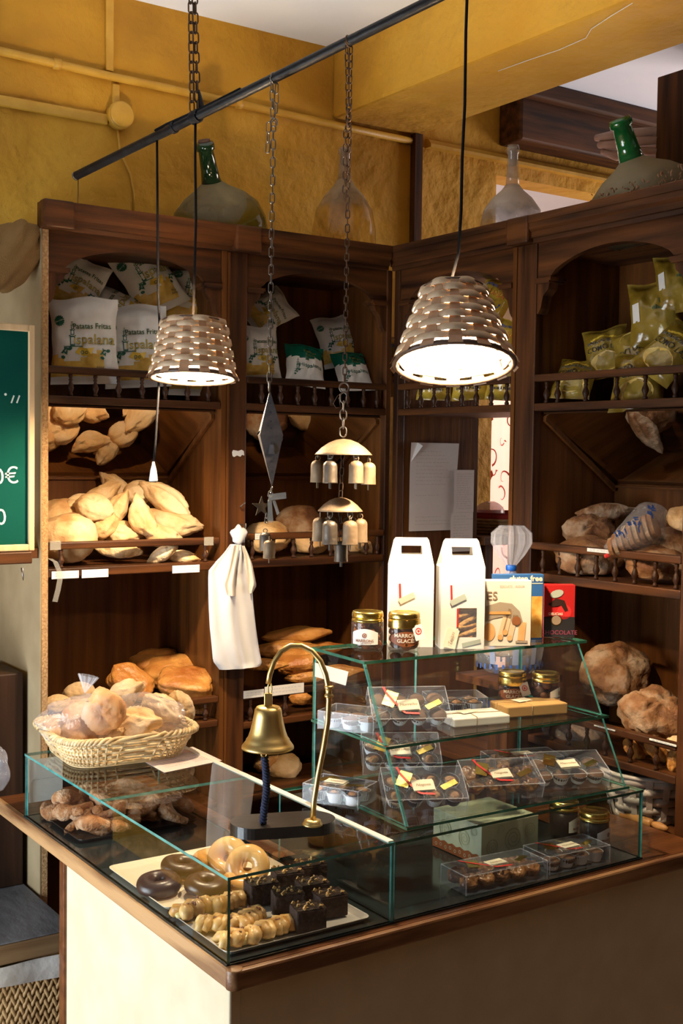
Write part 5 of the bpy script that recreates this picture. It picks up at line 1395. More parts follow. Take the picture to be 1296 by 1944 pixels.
# doughnuts
DOUGH = mat('fried_dough', (.50, .21, .045), .5, c2=(.72, .42, .14), scale=14, bump=.2, bscale=30, perobj=True)
CHOC = mat('chocolate_glaze', (.028, .008, .005), .34, c2=(.045, .014, .008), scale=12, spec=.6, bump=.06, bscale=14)
SUGG = mat('sugar_glaze', (.62, .30, .07), .15, c2=(.76, .46, .16), scale=10, spec=.6)
def torus(b, R_, r_, m, a0, a1, lift=0, nu=30, nv=12):
    b.grid(lambda u, v: Vector(((R_+(r_+lift)*math.cos(a0+(a1-a0)*v))*math.cos(2*math.pi*u), (R_+(r_+lift)*math.cos(a0+(a1-a0)*v))*math.sin(2*math.pi*u), (r_+lift)*.92*math.sin(a0+(a1-a0)*v)*(1+.05*math.sin(6*math.pi*u)))), nu, nv, m, True, cu=True); return b
DM = torus(MB(), .030, .0185, DOUGH, 0, 2*math.pi).mesh('doughnut')
GC = torus(MB(), .030, .0185, CHOC, R(-35), R(215), .0012).mesh('chocolate_coating'); GS = torus(MB(), .030, .0185, SUGG, R(-25), R(205), .0012).mesh('sugar_coating')
def donut(label, p, rot, choc, s=1.0):
    o = thing('doughnut', label, 'doughnut', p, rot, group='doughnuts in the pastry case'); o.scale = (s,)*3
    obj('dough', DM, o); obj('glaze', GC if choc else GS, o)
def P3(x, y, z): return at(x, y, z=z)
donut('chocolate doughnut at the front left of the beige tray', P3(302, 1678, .026), (R(4), R(-3), 0), True)
donut('chocolate doughnut behind the two front chocolate ones', P3(346, 1646, .030), (R(6), R(6), 0), True)
donut('chocolate doughnut beside the danish pastries', P3(392, 1680, .026), (R(5), 0, R(30)), True)
donut('glazed doughnut standing on edge facing the bell base', P3(470, 1645, .050), Euler((R(62), 0, R(-40))), False)
donut('glazed doughnut leaning behind the upright glazed one', P3(432, 1628, .045), Euler((R(55), R(10), R(-60))), False)
donut('glazed doughnut lying at the back of the beige tray', P3(405, 1632, .026), (0, 0, 0), False)
donut('glazed doughnut lying under the upright glazed one', P3(462, 1672, .024), (R(3), 0, 0), False, .95)
# sugared pastries: curled folded dough
SUGD = mat('sugared_fried_dough', (.27, .095, .028), .85, c2=(.62, .40, .25), c3=(.42, .19, .075), scale=45, detail=8, bump=.8, bscale=150, perobj=True)
def curl(seed):
    r = random.Random(seed); pts = []; rs = []
    for i in range(13):
        t = i/12; a = -2.3+4.6*t
        pts.append(Vector((.024*math.cos(a)*(1+.3*t), .020*math.sin(a), .012+.006*math.sin(3*t+seed)))); rs.append(.0105*(.6+.6*math.sin(math.pi*t)**.6)*(1+.28*math.sin(11*t+seed)))
    return MB().tube(pts, rs, SUGD, 10).mesh('sugared_pastry')
CU = [curl(i) for i in range(3)]
r = random.Random(4); spots = []
for iy in range(5):
    for ix in range(5):
        spots.append((.070+ix*.060+r.uniform(-.008, .008), .845+iy*.050+r.uniform(-.008, .008), .014))
for iy in range(3):
    for ix in range(4): spots.append((.085+ix*.062+r.uniform(-.008, .008), .885+iy*.055+r.uniform(-.008, .008), .040))
tails = ['front row', 'second row', 'third row', 'fourth row', 'back row']; colsn = ['far left', 'left', 'middle', 'right', 'far right']
for i, (x, y, z) in enumerate(spots):
    lb = ('sugared pastry in the %s of the dark tray, %s' % (tails[i//5], colsn[i % 5])) if i < 25 else ('sugared pastry heaped on top, %s tier row, %s' % (['front', 'middle', 'back'][(i-25)//4], ['far left', 'left', 'right', 'far right'][(i-25) % 4]))
    tag(obj('sugared_pastry', CU[i % 3], loc=(x, y, z), rot=(r.uniform(-.5, .5), r.uniform(-.4, .4), r.uniform(0, 6.3)), scale=r.uniform(1.25, 1.6)), lb, 'pastry', 'sugared pastries')
# braided danish pastries
DAN = mat('danish_dough', (.50, .24, .05), .38, c2=(.76, .52, .22), scale=18, bump=.3, bscale=40, perobj=True, spec=.5)
NUT = mat('pecan_nut', (.13, .035, .02), .5, c2=(.20, .07, .03), scale=40)
CREM = mat('custard_filling', (.66, .52, .22), .3, spec=.5)
def danish(label, p, rz, s=1):
    o = thing('danish_pastry', label, 'pastry', p, (0, 0, rz), group='braided pastries'); o.scale = (s,)*3
    for i in range(5):
        x = -.032+.016*i+.005*math.sin(7*rz+3*i)
        for sg in (-1, 1):
            pts = [Vector((x-.006, sg*.022, .006)), Vector((x, sg*.014, .017)), Vector((x+.006, 0, .021)), Vector((x+.012, -sg*.010, .016))]
            obj('dough_strip', MB().tube(pts, [.008, .0115*(1+.2*math.sin(i*2.3+rz*5)), .0105, .006], DAN, 8), o)
    obj('filling', MB().blob(lambda n: Vector((n.x*.042, n.y*.018, .010+n.z*.012))*(1+.1*noise.noise(n*3)), CREM, 16, 10), o)
    rr = random.Random(int(rz*100))
    for i in range(5):
        M = Matrix.Translation((rr.uniform(-.03, .03), rr.uniform(-.012, .012), .027)) @ Euler((rr.uniform(-.4, .4), rr.uniform(-.4, .4), rr.uniform(0, 6))).to_matrix().to_4x4()
        obj('pecan', MB().blob(lambda n: Vector((n.x*.0065, n.y*.0035, n.z*.0028)), NUT, 8, 6, M), o)
for (x, y, rz, lb) in ((362, 1738, .3, 'braided pastry at the far left of the grey tray'), (428, 1725, .1, 'braided pastry at the back beside the brownies'), (410, 1765, -.5, 'braided pastry in the middle of the grey tray'),
                       (470, 1757, .5, 'braided pastry behind the glass corner edge, right'), (455, 1792, -.2, 'braided pastry nearest the glass corner'), (520, 1772, .1, 'braided pastry at the front beside the brownies')):
    danish(lb, P3(x, y, .0075), rz, 1.0)
# brownies
BRW = mat('brownie_crumb', (.022, .009, .006), .75, c2=(.045, .02, .012), scale=60, bump=.6, bscale=90)
BRT = mat('brownie_top', (.012, .006, .004), .35, c2=(.03, .014, .008), scale=40, bump=.5, bscale=60, spec=.5)
CHN = mat('chopped_nut', (.45, .27, .09), .6)
def brownie_tree():
    o = thing('brownie', 'x', 'brownie', (0, 0, 0), group='brownies in the pastry case'); o.scale = (1.2, 1.2, 1.1)
    obj('crumb', MB().box(-.027, .027, -.020, .020, 0, .042, BRW), o, bevel=.003)
    b = MB().grid(lambda u, v: Vector((-.0265+.053*u, -.0195+.039*v, .0425+.0025*noise.noise(Vector((u*7, v*7, 1))))), 10, 8, BRT); obj('glossy_top', b, o)
    b = MB(); rr = random.Random(8)
    for i in range(16):
        M = Matrix.Translation((rr.uniform(-.024, .024), rr.uniform(-.017, .017), .0445)) @ Euler((rr.uniform(0, 3), rr.uniform(0, 3), 0)).to_matrix().to_4x4(); q = rr.uniform(.0012, .0028)
        b.box(-q, q, -q, q, -q*.6, q*.6, CHN, M)
    o2 = obj('chopped_nuts', b, o); o2['kind'] = 'stuff'
    return o
b0 = None
for (x, y, rz, lb) in ((495, 1712, -8, 'brownie at the left end of the brownie group'), (545, 1690, -14, 'brownie second in the rear row of brownies'), (588, 1675, -6, 'rearmost right brownie on the grey tray'),
                       (546, 1733, -20, 'brownie in the middle of the front row'), (584, 1762, -12, 'front brownie nearest the glass'), (625, 1735, -8, 'brownie at the right end beside the glass'), (592, 1712, -10, 'brownie at the centre of the brownie group')):
    q = P3(x, y, .0085)
    if b0 is None: b0 = brownie_tree(); b0.location = q+Vector((0, 0, T)); b0.rotation_euler = (0, 0, R(rz)); b0['label'] = lb
    else: copy_tree(b0, q, (0, 0, R(rz)), lb)

# ------------------------------------------------------------------ boxed chocolates
PCUP = mat('white_paper_cup', (.80, .82, .86), .6); TRUF = mat('cocoa_truffle', (.10, .048, .024), .7, c2=(.14, .07, .035), scale=50, bump=.2, bscale=80)
DCH = mat('dark_chocolate', (.035, .013, .008), .35, c2=(.05, .02, .012), scale=30); WAL = mat('walnut_half', (.34, .16, .06), .6, c2=(.45, .25, .10), scale=60, bump=.6, bscale=120)
NOUG = mat('nougat_clump', (.10, .035, .015), .3, c2=(.36, .17, .055), scale=55, detail=5, bump=.8, bscale=70, spec=.6)
CUPM = MB().lathe([(.0115, 0), (.0165, .020)], PCUP, 40, pleat=.035, npl=1).lathe([(0, .0006), (.0115, .0006)], PCUP, 20).mesh('paper_cup')
TRM = MB().blob(lambda n: Vector((n.x*.0160, n.y*.0160, .0170+n.z*(.007 if n.z > 0 else .014))), TRUF, 14, 9).mesh('truffle')
DCM = MB().lathe([(0, .002), (.012, .002), (.0160, .0185), (.0150, .0200), (0, .0200)], DCH, 18).mesh('chocolate')
def walf(n): return Vector((n.x*.0105, n.y*.0085, .0195+n.z*.0055))*(1+.0) + n*.0022*noise.noise(n*5)
WALM = MB().blob(walf, WAL, 16, 10).mesh('walnut')
NGM = [MB().blob(lambda n: Vector((n.x*.022, n.y*.013, .013+n.z*.013))*(1+.45*noise.noise(n*2.6+Vector((i*5, 0, 0)))), NOUG, 14, 9).mesh('nougat') for i in range(3)]
CLBOX = clear('clear_box_plastic', (.95, .96, .985), 1.5, haze=.045, hazec=(.75, .82, 1))
def cbox(label, p, yaw, lean, kind, nx=4, ny=2, word=None, ribbon=True, roll=0, deco=True):
    w_, d_, h_ = nx*.0345+.006, ny*.0345+.006, .036
    M = Matrix.Rotation(R(yaw), 3, 'Z') @ Matrix.Rotation(R(roll), 3, 'Y') @ Matrix.Rotation(R(lean), 3, 'X')
    o = thing('chocolate_box', label, 'box of chocolates', p, M.to_euler(), group='clear boxes of chocolates'); o.scale = (1.28, 1.28, 1.15)
    b = MB(); b.box(-w_/2, w_/2, -d_/2, d_/2, 0, h_, CLBOX); bx = obj('clear_box', b, o)
    e = MB(); t = .0006      # folded edges of the clear box catch the light
    for (x0, x1, y0, y1, z0, z1) in ((-w_/2, w_/2, -d_/2, -d_/2, h_, h_), (-w_/2, w_/2, d_/2, d_/2, h_, h_), (-w_/2, -w_/2, -d_/2, d_/2, h_, h_), (w_/2, w_/2, -d_/2, d_/2, h_, h_),
                                     (-w_/2, -w_/2, -d_/2, -d_/2, 0, h_), (w_/2, w_/2, -d_/2, -d_/2, 0, h_), (-w_/2, -w_/2, d_/2, d_/2, 0, h_)):
        e.box(x0-t, x1+t, y0-t, y1+t, z0-t, z1+t, FILMW)
    obj('folded_edges', e, bx, loc=(0, 0, 0))
    rr = random.Random(sum(map(ord, label)))
    for ix in range(nx):
        for iy in range(ny):
            q = Vector(((ix-(nx-1)/2)*.0345, (iy-(ny-1)/2)*.0345, .002))
            if kind == 'nougat':
                obj('nougat_piece', NGM[rr.randrange(3)], o, loc=q, rot=(0, 0, rr.uniform(-.5, .5)), scale=(.85, 1.1, 1))
            else:
                c_ = obj('paper_cup', CUPM, o, loc=q)
                obj('truffle' if kind == 'plain' else 'chocolate', TRM if kind == 'plain' else DCM, c_, loc=(0, 0, 0), rot=(rr.uniform(-.1, .1), rr.uniform(-.1, .1), 0))
                if kind == 'walnut': obj('walnut', WALM, c_, loc=(0, 0, 0), rot=(0, 0, rr.uniform(0, 3)))
    if deco:
        zt = h_+.0008
        b = MB(); b.box(-.011, .011, -.018, .018, 0, .0005, GOLD, Matrix.Translation((-w_*.24, .008, zt+.001)) @ Matrix.Rotation(R(-24), 4, 'Z'))
        fn = lambda x, y: (Matrix.Translation((-w_*.24, .008, zt+.002)) @ Matrix.Rotation(R(-24), 4, 'Z') @ Vector((x, y, 0)))
        scrib(b, fn, -.008, .008, .008, OLIVEI, rr, .002, .0008, .0006); scrib(b, fn, -.008, .008, .002, OLIVEI, rr, .002, .0008, .0006)
        obj('gold_sticker', b, o)
        obj('gold_label', MB().box(-.016, .016, -.0055, .0055, 0, .0005, GOLD, Matrix.Translation((w_*.30, -.006, zt)) @ Matrix.Rotation(R(28), 4, 'Z')), o)
        Mc = Matrix.Translation((-.004, -.008, zt+.003)) @ Matrix.Rotation(R(4), 4, 'Z')
        b = MB().box(-.019, .019, -.012, .012, 0, .0006, CREAMP, Mc).box(-.018, .021, -.013, .011, -.0025, -.0019, CREAMP, Mc)
        if word: decal(b, text(word, .0085, .35), lambda x, y: Mc @ Vector((x, y, .0012)), mat('brown_script', (.30, .16, .06), .7) if 'brown_script' not in bpy.data.materials else bpy.data.materials['brown_script'])
        obj('name_card', b, o)
        if ribbon:
            b = MB(); pts = [(-w_*.30, d_*.5, zt), (-w_*.27, d_*.25, zt+.002), (-w_*.16, -.010, zt+.003), (-w_*.08, -d_*.34, zt+.002), (w_*.1, -d_*.36, zt+.001)]
            for i in range(4):
                a, c_ = Vector(pts[i]), Vector(pts[i+1]); nn = (c_-a).cross(Vector((0, 0, 1))).normalized()*.0022
                b.add([a-nn, a+nn, c_+nn, c_-nn], [(0, 1, 2, 3)], REDI)
            obj('red_ribbon', b, o)
    return o
z1, z2 = H+.008, H+.1645
def L3(px, py, z, lift=0): q = at(px, py, z=z); return q+Vector((0, 0, lift))
cbox('clear box of cocoa truffles tilted up on the middle glass shelf', L3(772, 1378, z2, .028), -26, 38, 'plain', 4, 2, 'Morrellas')
cbox('flat clear box of truffles at the left end of the middle glass shelf', L3(672, 1382, z2, .001), -60, 0, 'plain', 3, 2, deco=False)
cbox('clear box of chocolates behind the white parcel', L3(862, 1350, z2, .001), -24, 0, 'walnut', 3, 2, deco=False)
cbox('front clear box of walnut chocolates tilted on the bottom shelf', L3(800, 1532, z1, .026), -26, 32, 'walnut', 4, 2, 'Nogues')
cbox('rear clear box of walnut chocolates propped above the front one', L3(758, 1492, z1, .064), -30, 34, 'walnut', 4, 2, 'Corrados')
cbox('flat clear box of chocolates at the left end of the bottom shelf', L3(645, 1520, z1, .001), -62, 0, 'walnut', 3, 2, 'Nogues', False)
cbox('clear box of dark nougat clumps on the bottom shelf', L3(945, 1506, z1, .018), -22, 24, 'nougat', 4, 2, 'Nogues')
cbox('clear box of cocoa truffles at the right end of the bottom shelf', L3(1072, 1487, z1, .016), -22, 20, 'plain', 4, 2, 'Morrellas', False)
cbox('clear box lying behind the nougat box on the bottom shelf', L3(990, 1462, z1, .001), -18, 0, 'nougat', 4, 2, 'Nogues')
cbox('clear box of nougat clumps in the low case', L3(938, 1672, .006, .001), -4, 0, 'nougat', 5, 2, 'Nogues')
cbox('clear box of truffles in white cups in the low case', L3(1075, 1638, .006, .001), -4, 0, 'plain', 4, 2, 'Morrellas')
# parcels
KRAFT = mat('kraft_paper', (.42, .24, .08), .6, c2=(.48, .28, .10), scale=12); WRAP = mat('white_wrap', (.80, .76, .70), .6); STR = mat('jute_string', (.45, .30, .14), .8)
def parcel(label, p, yaw, w_, d_, h_, m, word):
    o = thing('wrapped_parcel', label, 'parcel', p, (0, 0, R(yaw)), group='wrapped parcels'); obj('wrapped_body', MB().box(-w_/2, w_/2, -d_/2, d_/2, 0, h_, m), o, bevel=.003)
    e = .0012
    b = MB().tube([(-w_*.1, -d_/2-e, 0), (-w_*.1, -d_/2-e, h_+e), (-w_*.02, d_/2+e, h_+e), (-w_*.02, d_/2+e, 0)], .0009, STR, 5).tube([(-w_/2-e, .01, 0), (-w_/2-e, .01, h_+e), (w_/2+e, -.006, h_+e), (w_/2+e, -.006, 0)], .0009, STR, 5); obj('string', b, o)
    obj('tag_card', MB().box(-.024, .024, -.014, .014, 0, .0006, CREAMP, Matrix.Translation((-w_*.08, d_*.12, h_+.003)) @ Euler((.06, 0, .3)).to_matrix().to_4x4()), o)
parcel('white paper parcel tied with string on the middle glass shelf', L3(898, 1370, z2, .0005), -12, .150, .090, .020, WRAP, '')
parcel('brown kraft parcel tied with string on the middle glass shelf', L3(1003, 1352, z2, .0005), -12, .170, .090, .026, KRAFT, '')
# jars
JGL = clear('jar_glass', (.93, .93, .90), 1.5, haze=.02)
CHEST = mat('glazed_chestnut', (.12, .032, .012), .22, c2=(.20, .06, .02), scale=30, spec=.6, perobj=True)
BLCH = mat('dark_preserve', (.012, .006, .006), .2, c2=(.02, .01, .008), scale=20)
LABB = mat('brown_jar_label', (.28, .075, .02), .5)
def jar(label, p, yaw, style, s=1.0):
    o = thing('preserve_jar', label, 'jar', p, (0, 0, R(yaw)), group='jars of preserves'); o.scale = (s,)*3
    r_ = .0385
    obj('glass', MB().lathe([(0, .002), (r_*.86, .0), (r_*.98, .006), (r_, .012), (r_, .068), (r_*.97, .075), (r_*.88, .081)], JGL, 32), o)
    obj('lid', MB().lathe([(r_*.90, .080), (r_*.97, .080), (r_*.99, .083), (r_*.97, .091), (r_*.93, .0945), (r_*.80, .0950), (r_*.76, .0935), (0, .0935)], GOLD, 36), o)
    obj('foil_neck', MB().lathe([(r_*.99, .070), (r_*1.0, .074), (r_*.93, .080)], GOLD, 32), o)
    rr = random.Random(int(p[0]*1000))
    if style == 'black':
        obj('dark_contents', MB().lathe([(0, .004), (r_*.9, .004), (r_*.94, .012), (r_*.94, .068), (0, .070)], BLCH, 24), o)
    else:
        for i in range(16):
            a = i*2.4; q = Vector((r_*.58*math.cos(a), r_*.58*math.sin(a), .016+.0155*(i//4)))
            obj('chestnut', MB().blob(lambda n: Vector((n.x*.0155, n.y*.0135, n.z*.0115))*(1+.12*noise.noise(n*2+Vector((i, 0, 0)))), CHEST, 12, 8), o, loc=q, rot=(rr.uniform(-.5, .5), rr.uniform(-.5, .5), a))
    cyl = lambda x, y, e=0: Vector(((r_+.0008+e)*math.sin(x/r_), -(r_+.0008+e)*math.cos(x/r_), y))
    if style in ('white', 'black'):
        b = MB(); b.grid(lambda u, v: cyl(-.034+.068*u, .018+(.028+.010*math.sin(math.pi*u))*v), 24, 6, WHITEP)
        decal(b, text('MARRONS', .0095, 0, .01), lambda x, y: cyl(x, y, .0008), LABB, (0, .027)); decal(b, ring2(.0035, .0055), lambda x, y: cyl(x, y, .0008), LABB, (0, .040)); decal(b, star(.0015, .0032, 8), lambda x, y: cyl(x, y, .0008), LABB, (0, .040))
        decal(b, text('de Naveta', .006, .35), lambda x, y: cyl(x, y, .0008), LABB, (.004, .0215)); obj('paper_label', b, o)
    elif style == 'brown':
        b = MB(); b.grid(lambda u, v: cyl(-.040+.080*u, .034+(.018*math.sin(math.pi*(.12+.76*u)))*(2*v-1)), 28, 8, LABB)
        decal(b, text('MARRONS\nGLAC\u00c9S', .0125, 0, .02), lambda x, y: cyl(x, y, .0009), CREAMP, (0, .036)); decal(b, disc(.003, 10), lambda x, y: cyl(x, y, .0009), GOLD, (0, .0205)); obj('paper_label', b, o)
        obj('foil_wrap', MB().lathe([(r_*1.0, .058), (r_*1.03, .062), (r_*.99, .078)], GOLD, 34, pleat=.012, npl=1), o)
        Mt = Matrix.Translation((.030, -.034, .050)) @ Euler((R(78), R(-14), R(14))).to_matrix().to_4x4()
        b = MB().box(-.013, .013, -.018, .018, 0, .0006, WHITEP, Mt); decal(b, ring2(.006, .008), lambda x, y: Mt @ Vector((x, y+.003, .0012)), REDI); decal(b, star(.002, .0045, 8), lambda x, y: Mt @ Vector((x, y+.003, .0012)), REDI); obj('hang_tag', b, o)
    return o
ztop = H+.3375
yj = -_y*180/math.pi
jar('chestnut jar with white label at the left on the top glass', at(703, 1238, z=ztop)+Vector((.012, .03, 0)), yj-12, 'white', .98)
jar('chestnut jar with brown label and gold foil on the top glass', at(772, 1240, z=ztop)+Vector((.012, .028, 0)), yj+6, 'brown', .98)
jar('foil wrapped jar behind the kraft parcel on the middle shelf', Vector((1.000, .318, z2)), yj, 'brown', .92)
jar('chestnut jar at the right end of the middle shelf', Vector((1.063, .262, z2)), yj+60, 'white', .92)
jar('dark preserve jar nearest the right end of the low case', at(1138, 1612, z=.006)+Vector((0, .02, 0)), yj+50, 'black', .98)
jar('dark preserve jar second from the right end in the low case', at(1085, 1592, z=.006)+Vector((0, .03, 0)), yj+60, 'black', .98)
# cake box
CAKE = mat('pale_green_box', (.50, .55, .40), .5); CAKD = mat('olive_swirl', (.36, .38, .24), .5)
ck = thing('cake_box', 'pale green cake box with swirls and brown border in the low case', 'box', (.85, .25, .006), worldparts=True)
obj('box_body', MB().box(.763, .945, .155, .335, .006, .100, CAKE), ck, bevel=.0015)
b = MB()
fF = lambda x, y: Vector((.763+x, .1535, .006+y)); fL = lambda x, y: Vector((.7615, .335-x, .006+y))
def swirl(fn, x, y, s):
    vs = []; n = 40
    for i in range(n+1):
        a = i*.42; rd = s*(.1+.9*i/n); wv = s*.055*(.4+.6*i/n)
        vs += [(x+(rd+wv)*math.cos(a), y+(rd+wv)*math.sin(a)), (x+(rd-wv)*math.cos(a), y+(rd-wv)*math.sin(a))]
    decal(b, (vs, [(2*i, 2*i+2, 2*i+3, 2*i+1) for i in range(n)]), fn, CAKD)
for (x, y, s) in ((.10, .050, .028), (.035, .040, .020), (.155, .062, .018), (.06, .078, .012)): swirl(fF, x, y, s)
for (x, y, s) in ((.05, .055, .025), (.12, .050, .022), (.155, .075, .012)): swirl(fL, x, y, s)
decal(b, poly([(0, 0), (.18, 0)]+[(.18-.015*i, .020+.005*(i % 2)) for i in range(13)]), fL, LABB)
for i in range(9): decal(b, ring2(.003, .0042, 10), lambda x, y: fL(x, y)+Vector((-.0008, 0, 0)), CAKE, (.015+.018*i, .010+.003*(i % 2)))
obj('printed_swirls', b, ck)

# ------------------------------------------------------------------ on the top glass: cartons, boxes, bagged loaf
CART = mat('white_carton', (.84, .81, .75), .55); COOK = mat('almond_biscuit', (.42, .20, .04), .7, c2=(.60, .36, .10), scale=50, bump=.7, bscale=80)
GTAG = mat('grey_green_tag', (.42, .47, .40), .6)
def carton(label, p, yaw, window):
    o = thing('gable_carton', label, 'carton', p, (0, 0, R(yaw)), group='white handled cartons')
    w_, d_, h_, ht = .106, .070, .195, .262
    fr = [(-w_/2, 0), (w_/2, 0), (w_/2, h_), (w_*.40, ht-.006), (w_*.36, ht), (-w_*.36, ht), (-w_*.40, ht-.006), (-w_/2, h_)]
    def yy(z): return 0 if z <= h_ else (z-h_)/(ht-h_)*(d_/2-.002)
    b = MB()
    for sg in (-1, 1):      # front and back panels lean together into the handle
        hole = [(-w_*.24, h_+.028), (w_*.24, h_+.028), (w_*.24, h_+.048), (-w_*.24, h_+.048)]
        P_ = lambda x, z: Vector((x, sg*(d_/2-yy(z)), z))
        if window and sg < 0:
            wx0, wx1, wz0, wz1 = -.010, .034, .028, .098
            vs = [P_(*q) for q in ((-w_/2, 0), (w_/2, 0), (w_/2, h_), (-w_/2, h_), (wx0, wz0), (wx1, wz0), (wx1, wz1), (wx0, wz1))]
            b.add(vs, [(0, 1, 5, 4), (1, 2, 6, 5), (2, 3, 7, 6), (3, 0, 4, 7)], CART)
        else: b.add([P_(*q) for q in ((-w_/2, 0), (w_/2, 0), (w_/2, h_), (-w_/2, h_))], [(0, 1, 2, 3)], CART)
        vs = [P_(*q) for q in ((-w_/2, h_), (w_/2, h_), (w_*.40, ht-.006), (w_*.36, ht), (-w_*.36, ht), (-w_*.40, ht-.006))] + [P_(*q) for q in hole]
        b.add(vs, [(0, 1, 7, 6), (1, 2, 8, 7), (2, 3, 8), (3, 4, 9, 8), (4, 5, 9), (5, 0, 6, 9)], CART)
    for sg in (-1, 1):      # sides with folded gussets
        x = sg*w_/2; b.add([(x, -d_/2, 0), (x, d_/2, 0), (x, d_/2, h_), (x, -d_/2, h_)], [(0, 1, 2, 3)], CART)
        xt = sg*w_*.40
        b.add([(x, -d_/2, h_), (x, d_/2, h_), (xt, 0, ht-.006), (x-sg*.018, 0, h_+.012)], [(0, 3, 2), (1, 2, 3), (0, 1, 3)], CART)
    b.add([(-w_/2, -d_/2, 0), (w_/2, -d_/2, 0), (w_/2, d_/2, 0), (-w_/2, d_/2, 0)], [(0, 3, 2, 1)], CART)
    obj('folded_carton', b, o)
    f = lambda x, y: Vector((x, -d_/2-.0012, y)); b = MB(); rr = random.Random(3)
    decal(b, rect(.005, .050), f, REDI, (-.028, .128), .05)
    decal(b, rect(.040, .014), lambda x, y: f(x, y)+Vector((0, -.001, 0)), GTAG, (-.012, .118), .45); obj('tape_tag', b, o)
    b = MB(); decal(b, rect(.030, .046), lambda x, y: Vector((x, -d_/2-.004-.10*max(0, .05-y)*.6, y)), CREAMP, (-.028, .026), -.25)
    decal(b, text('Tejitas', .012, .35), lambda x, y: Vector((x, -d_/2-.0085, y)), bpy.data.materials['brown_script'], (-.028, .026), 1.3); obj('hang_card', b, o)
    if window:
        for i in range(6):
            M = Matrix.Translation((.012+.006*(i % 2), -d_/2+.016, .022+.015*i)) @ Euler((0, R(-28+9*(i % 3)), R(8))).to_matrix().to_4x4()
            obj('biscuit', MB().blob(lambda n: Vector((n.x*.032, n.y*.011, n.z*.0095))*(1+.2*noise.noise(n*3+Vector((i, 0, 0)))), COOK, 16, 10, M), o)
        obj('window_film', MB().box(-.010, .034, -d_/2+.0005, -d_/2+.001, .028, .098, CLBOX), o)
        b = MB(); decal(b, rect(.046, .010), f, GTAG, (.022, .014), .22); decal(b, rect(.0045, .045), f, REDI, (-.0125, .075)); obj('green_sticker', b, o)
    return o
carton('white handled carton without window above the jars', at(779, 1229, z=ztop)+FH*.04, yj+2, False)
carton('white handled carton with a biscuit window', at(874, 1232, z=ztop)+FH*.035, yj+6, True)
# biscuit box, blue box, red box
BISC = mat('cream_biscuit_box', (.78, .68, .56), .4, c2=(.82, .74, .64), scale=3); ORNG = mat('biscuit_print', (.72, .33, .10), .45, c2=(.82, .50, .22), scale=22); BRN = mat('brown_side_print', (.30, .22, .15), .5)
KHAK = mat('khaki_side', (.36, .30, .22), .5)
def carton_box(name, label, p, yaw, w_, d_, h_, m, ms):
    o = thing(name, label, 'box', p, (0, 0, R(yaw)))
    b = MB(); b.box(-w_/2, w_/2, 0, d_, 0, h_, m); obj('box_body', b, o, bevel=.0012)
    b = MB(); b.add([(w_/2+.0006, 0.001, .001), (w_/2+.0006, d_-.001, .001), (w_/2+.0006, d_-.001, h_-.001), (w_/2+.0006, .001, h_-.001)], [(0, 1, 2, 3)], ms); obj('side_print', b, o)
    return o, (lambda x, y: Vector((x, -.0010, y))), (lambda x, y: Vector((x, -.0018, y))), (lambda x, y: Vector((w_/2+.0014, x, y)))
o, f, f2, fs_ = carton_box('biscuit_box', 'cream biscuit box with printed wafers on the top glass', at(965, 1228, z=ztop)+Vector((.004, .01, 0)), yj+8, .118, .040, .160, BISC, KHAK)
b = MB()
decal(b, text('BISCUITS   ASSOR', .008, 0, 0), f, KHAK, (.010, .146)); decal(b, text('ES', .030, 0, .01), f, BRN, (-.040, .122))
decal(b, poly([(-.055, .060), (-.055, .098), (-.02, .108), (.010, .104), (.030, .085), (.038, .060), (.030, .048), (.012, .052), (.008, .066), (-.01, .072), (-.035, .068)]), f, KHAK)
decal(b, poly([(-.045, .085), (.005, .085), (.008, .078), (-.048, .078)]), f2, ORNG); decal(b, disc(.011, 16), f2, mat('dark_wafer', (.30, .11, .04), .5), (.022, .062))
for (x, y) in ((-.018, .022), (-.006, .034), (.006, .020)):
    decal(b, poly([(-.007, 0), (.007, 0), (.020, .055), (.008, .058)]), f, mat('wafer_print', (.80, .58, .36), .5) if 'wafer_print' not in bpy.data.materials else bpy.data.materials['wafer_print'], (x, y)); decal(b, disc(.0068, 14), f2, ORNG, (x, y))
decal(b, rect(.018, .045), f, ORNG, (.036, .036), -.08); decal(b, disc(.022, 18, .016), f, ORNG, (-.046, .035)); decal(b, rect(.030, .006), f, BRN, (.036, .010)); decal(b, text('100% NATURAL', .004, 0, .01), f2, BISC, (.036, .010))
decal(b, text('Gaulettes', .014, 0, .01), fs_, BRN, (.028, .052), R(90)); decal(b, disc(.018, 14, .006), fs_, BRN, (.010, .05)); decal(b, poly([(.002, .0), (.038, .0), (.038, .075), (.002, .075)]), fs_, BISC, (0, 0)) if False else None
obj('box_print', b, o)
BLUEB = mat('blue_box', (.03, .12, .34), .4); GREYS = mat('grey_brown_side', (.20, .15, .12), .5)
o, f, f2, fs_ = carton_box('blue_box', 'blue box with golden bread print behind the cream biscuit box', at(985, 1221, z=ztop)+FH*.050+RH*.004, yj+10, .130, .022, .166, BLUEB, GREYS)
b = MB(); decal(b, text('gluten free', .020, 0, .03), f, CREAMP, (.018, .155)); decal(b, rect(.125, .002), f, CREAMP, (0, .143)); decal(b, rect(.125, .105), f, mat('golden_food_print', (.62, .28, .04), .5, c2=(.80, .55, .16), scale=35), (0, .058))
decal(b, text('Tradicional', .018, 0, .02), fs_, BLACKI, (.011, .08), R(90)); obj('box_print', b, o)
REDB = mat('red_box', (.48, .02, .02), .3, spec=.6)
o, f, f2, fs_ = carton_box('red_box', 'red and black chocolate box at the right end of the top glass', at(1062, 1211, z=ztop)+FH*.012, yj+2, .080, .030, .135, REDB, BLACKM)
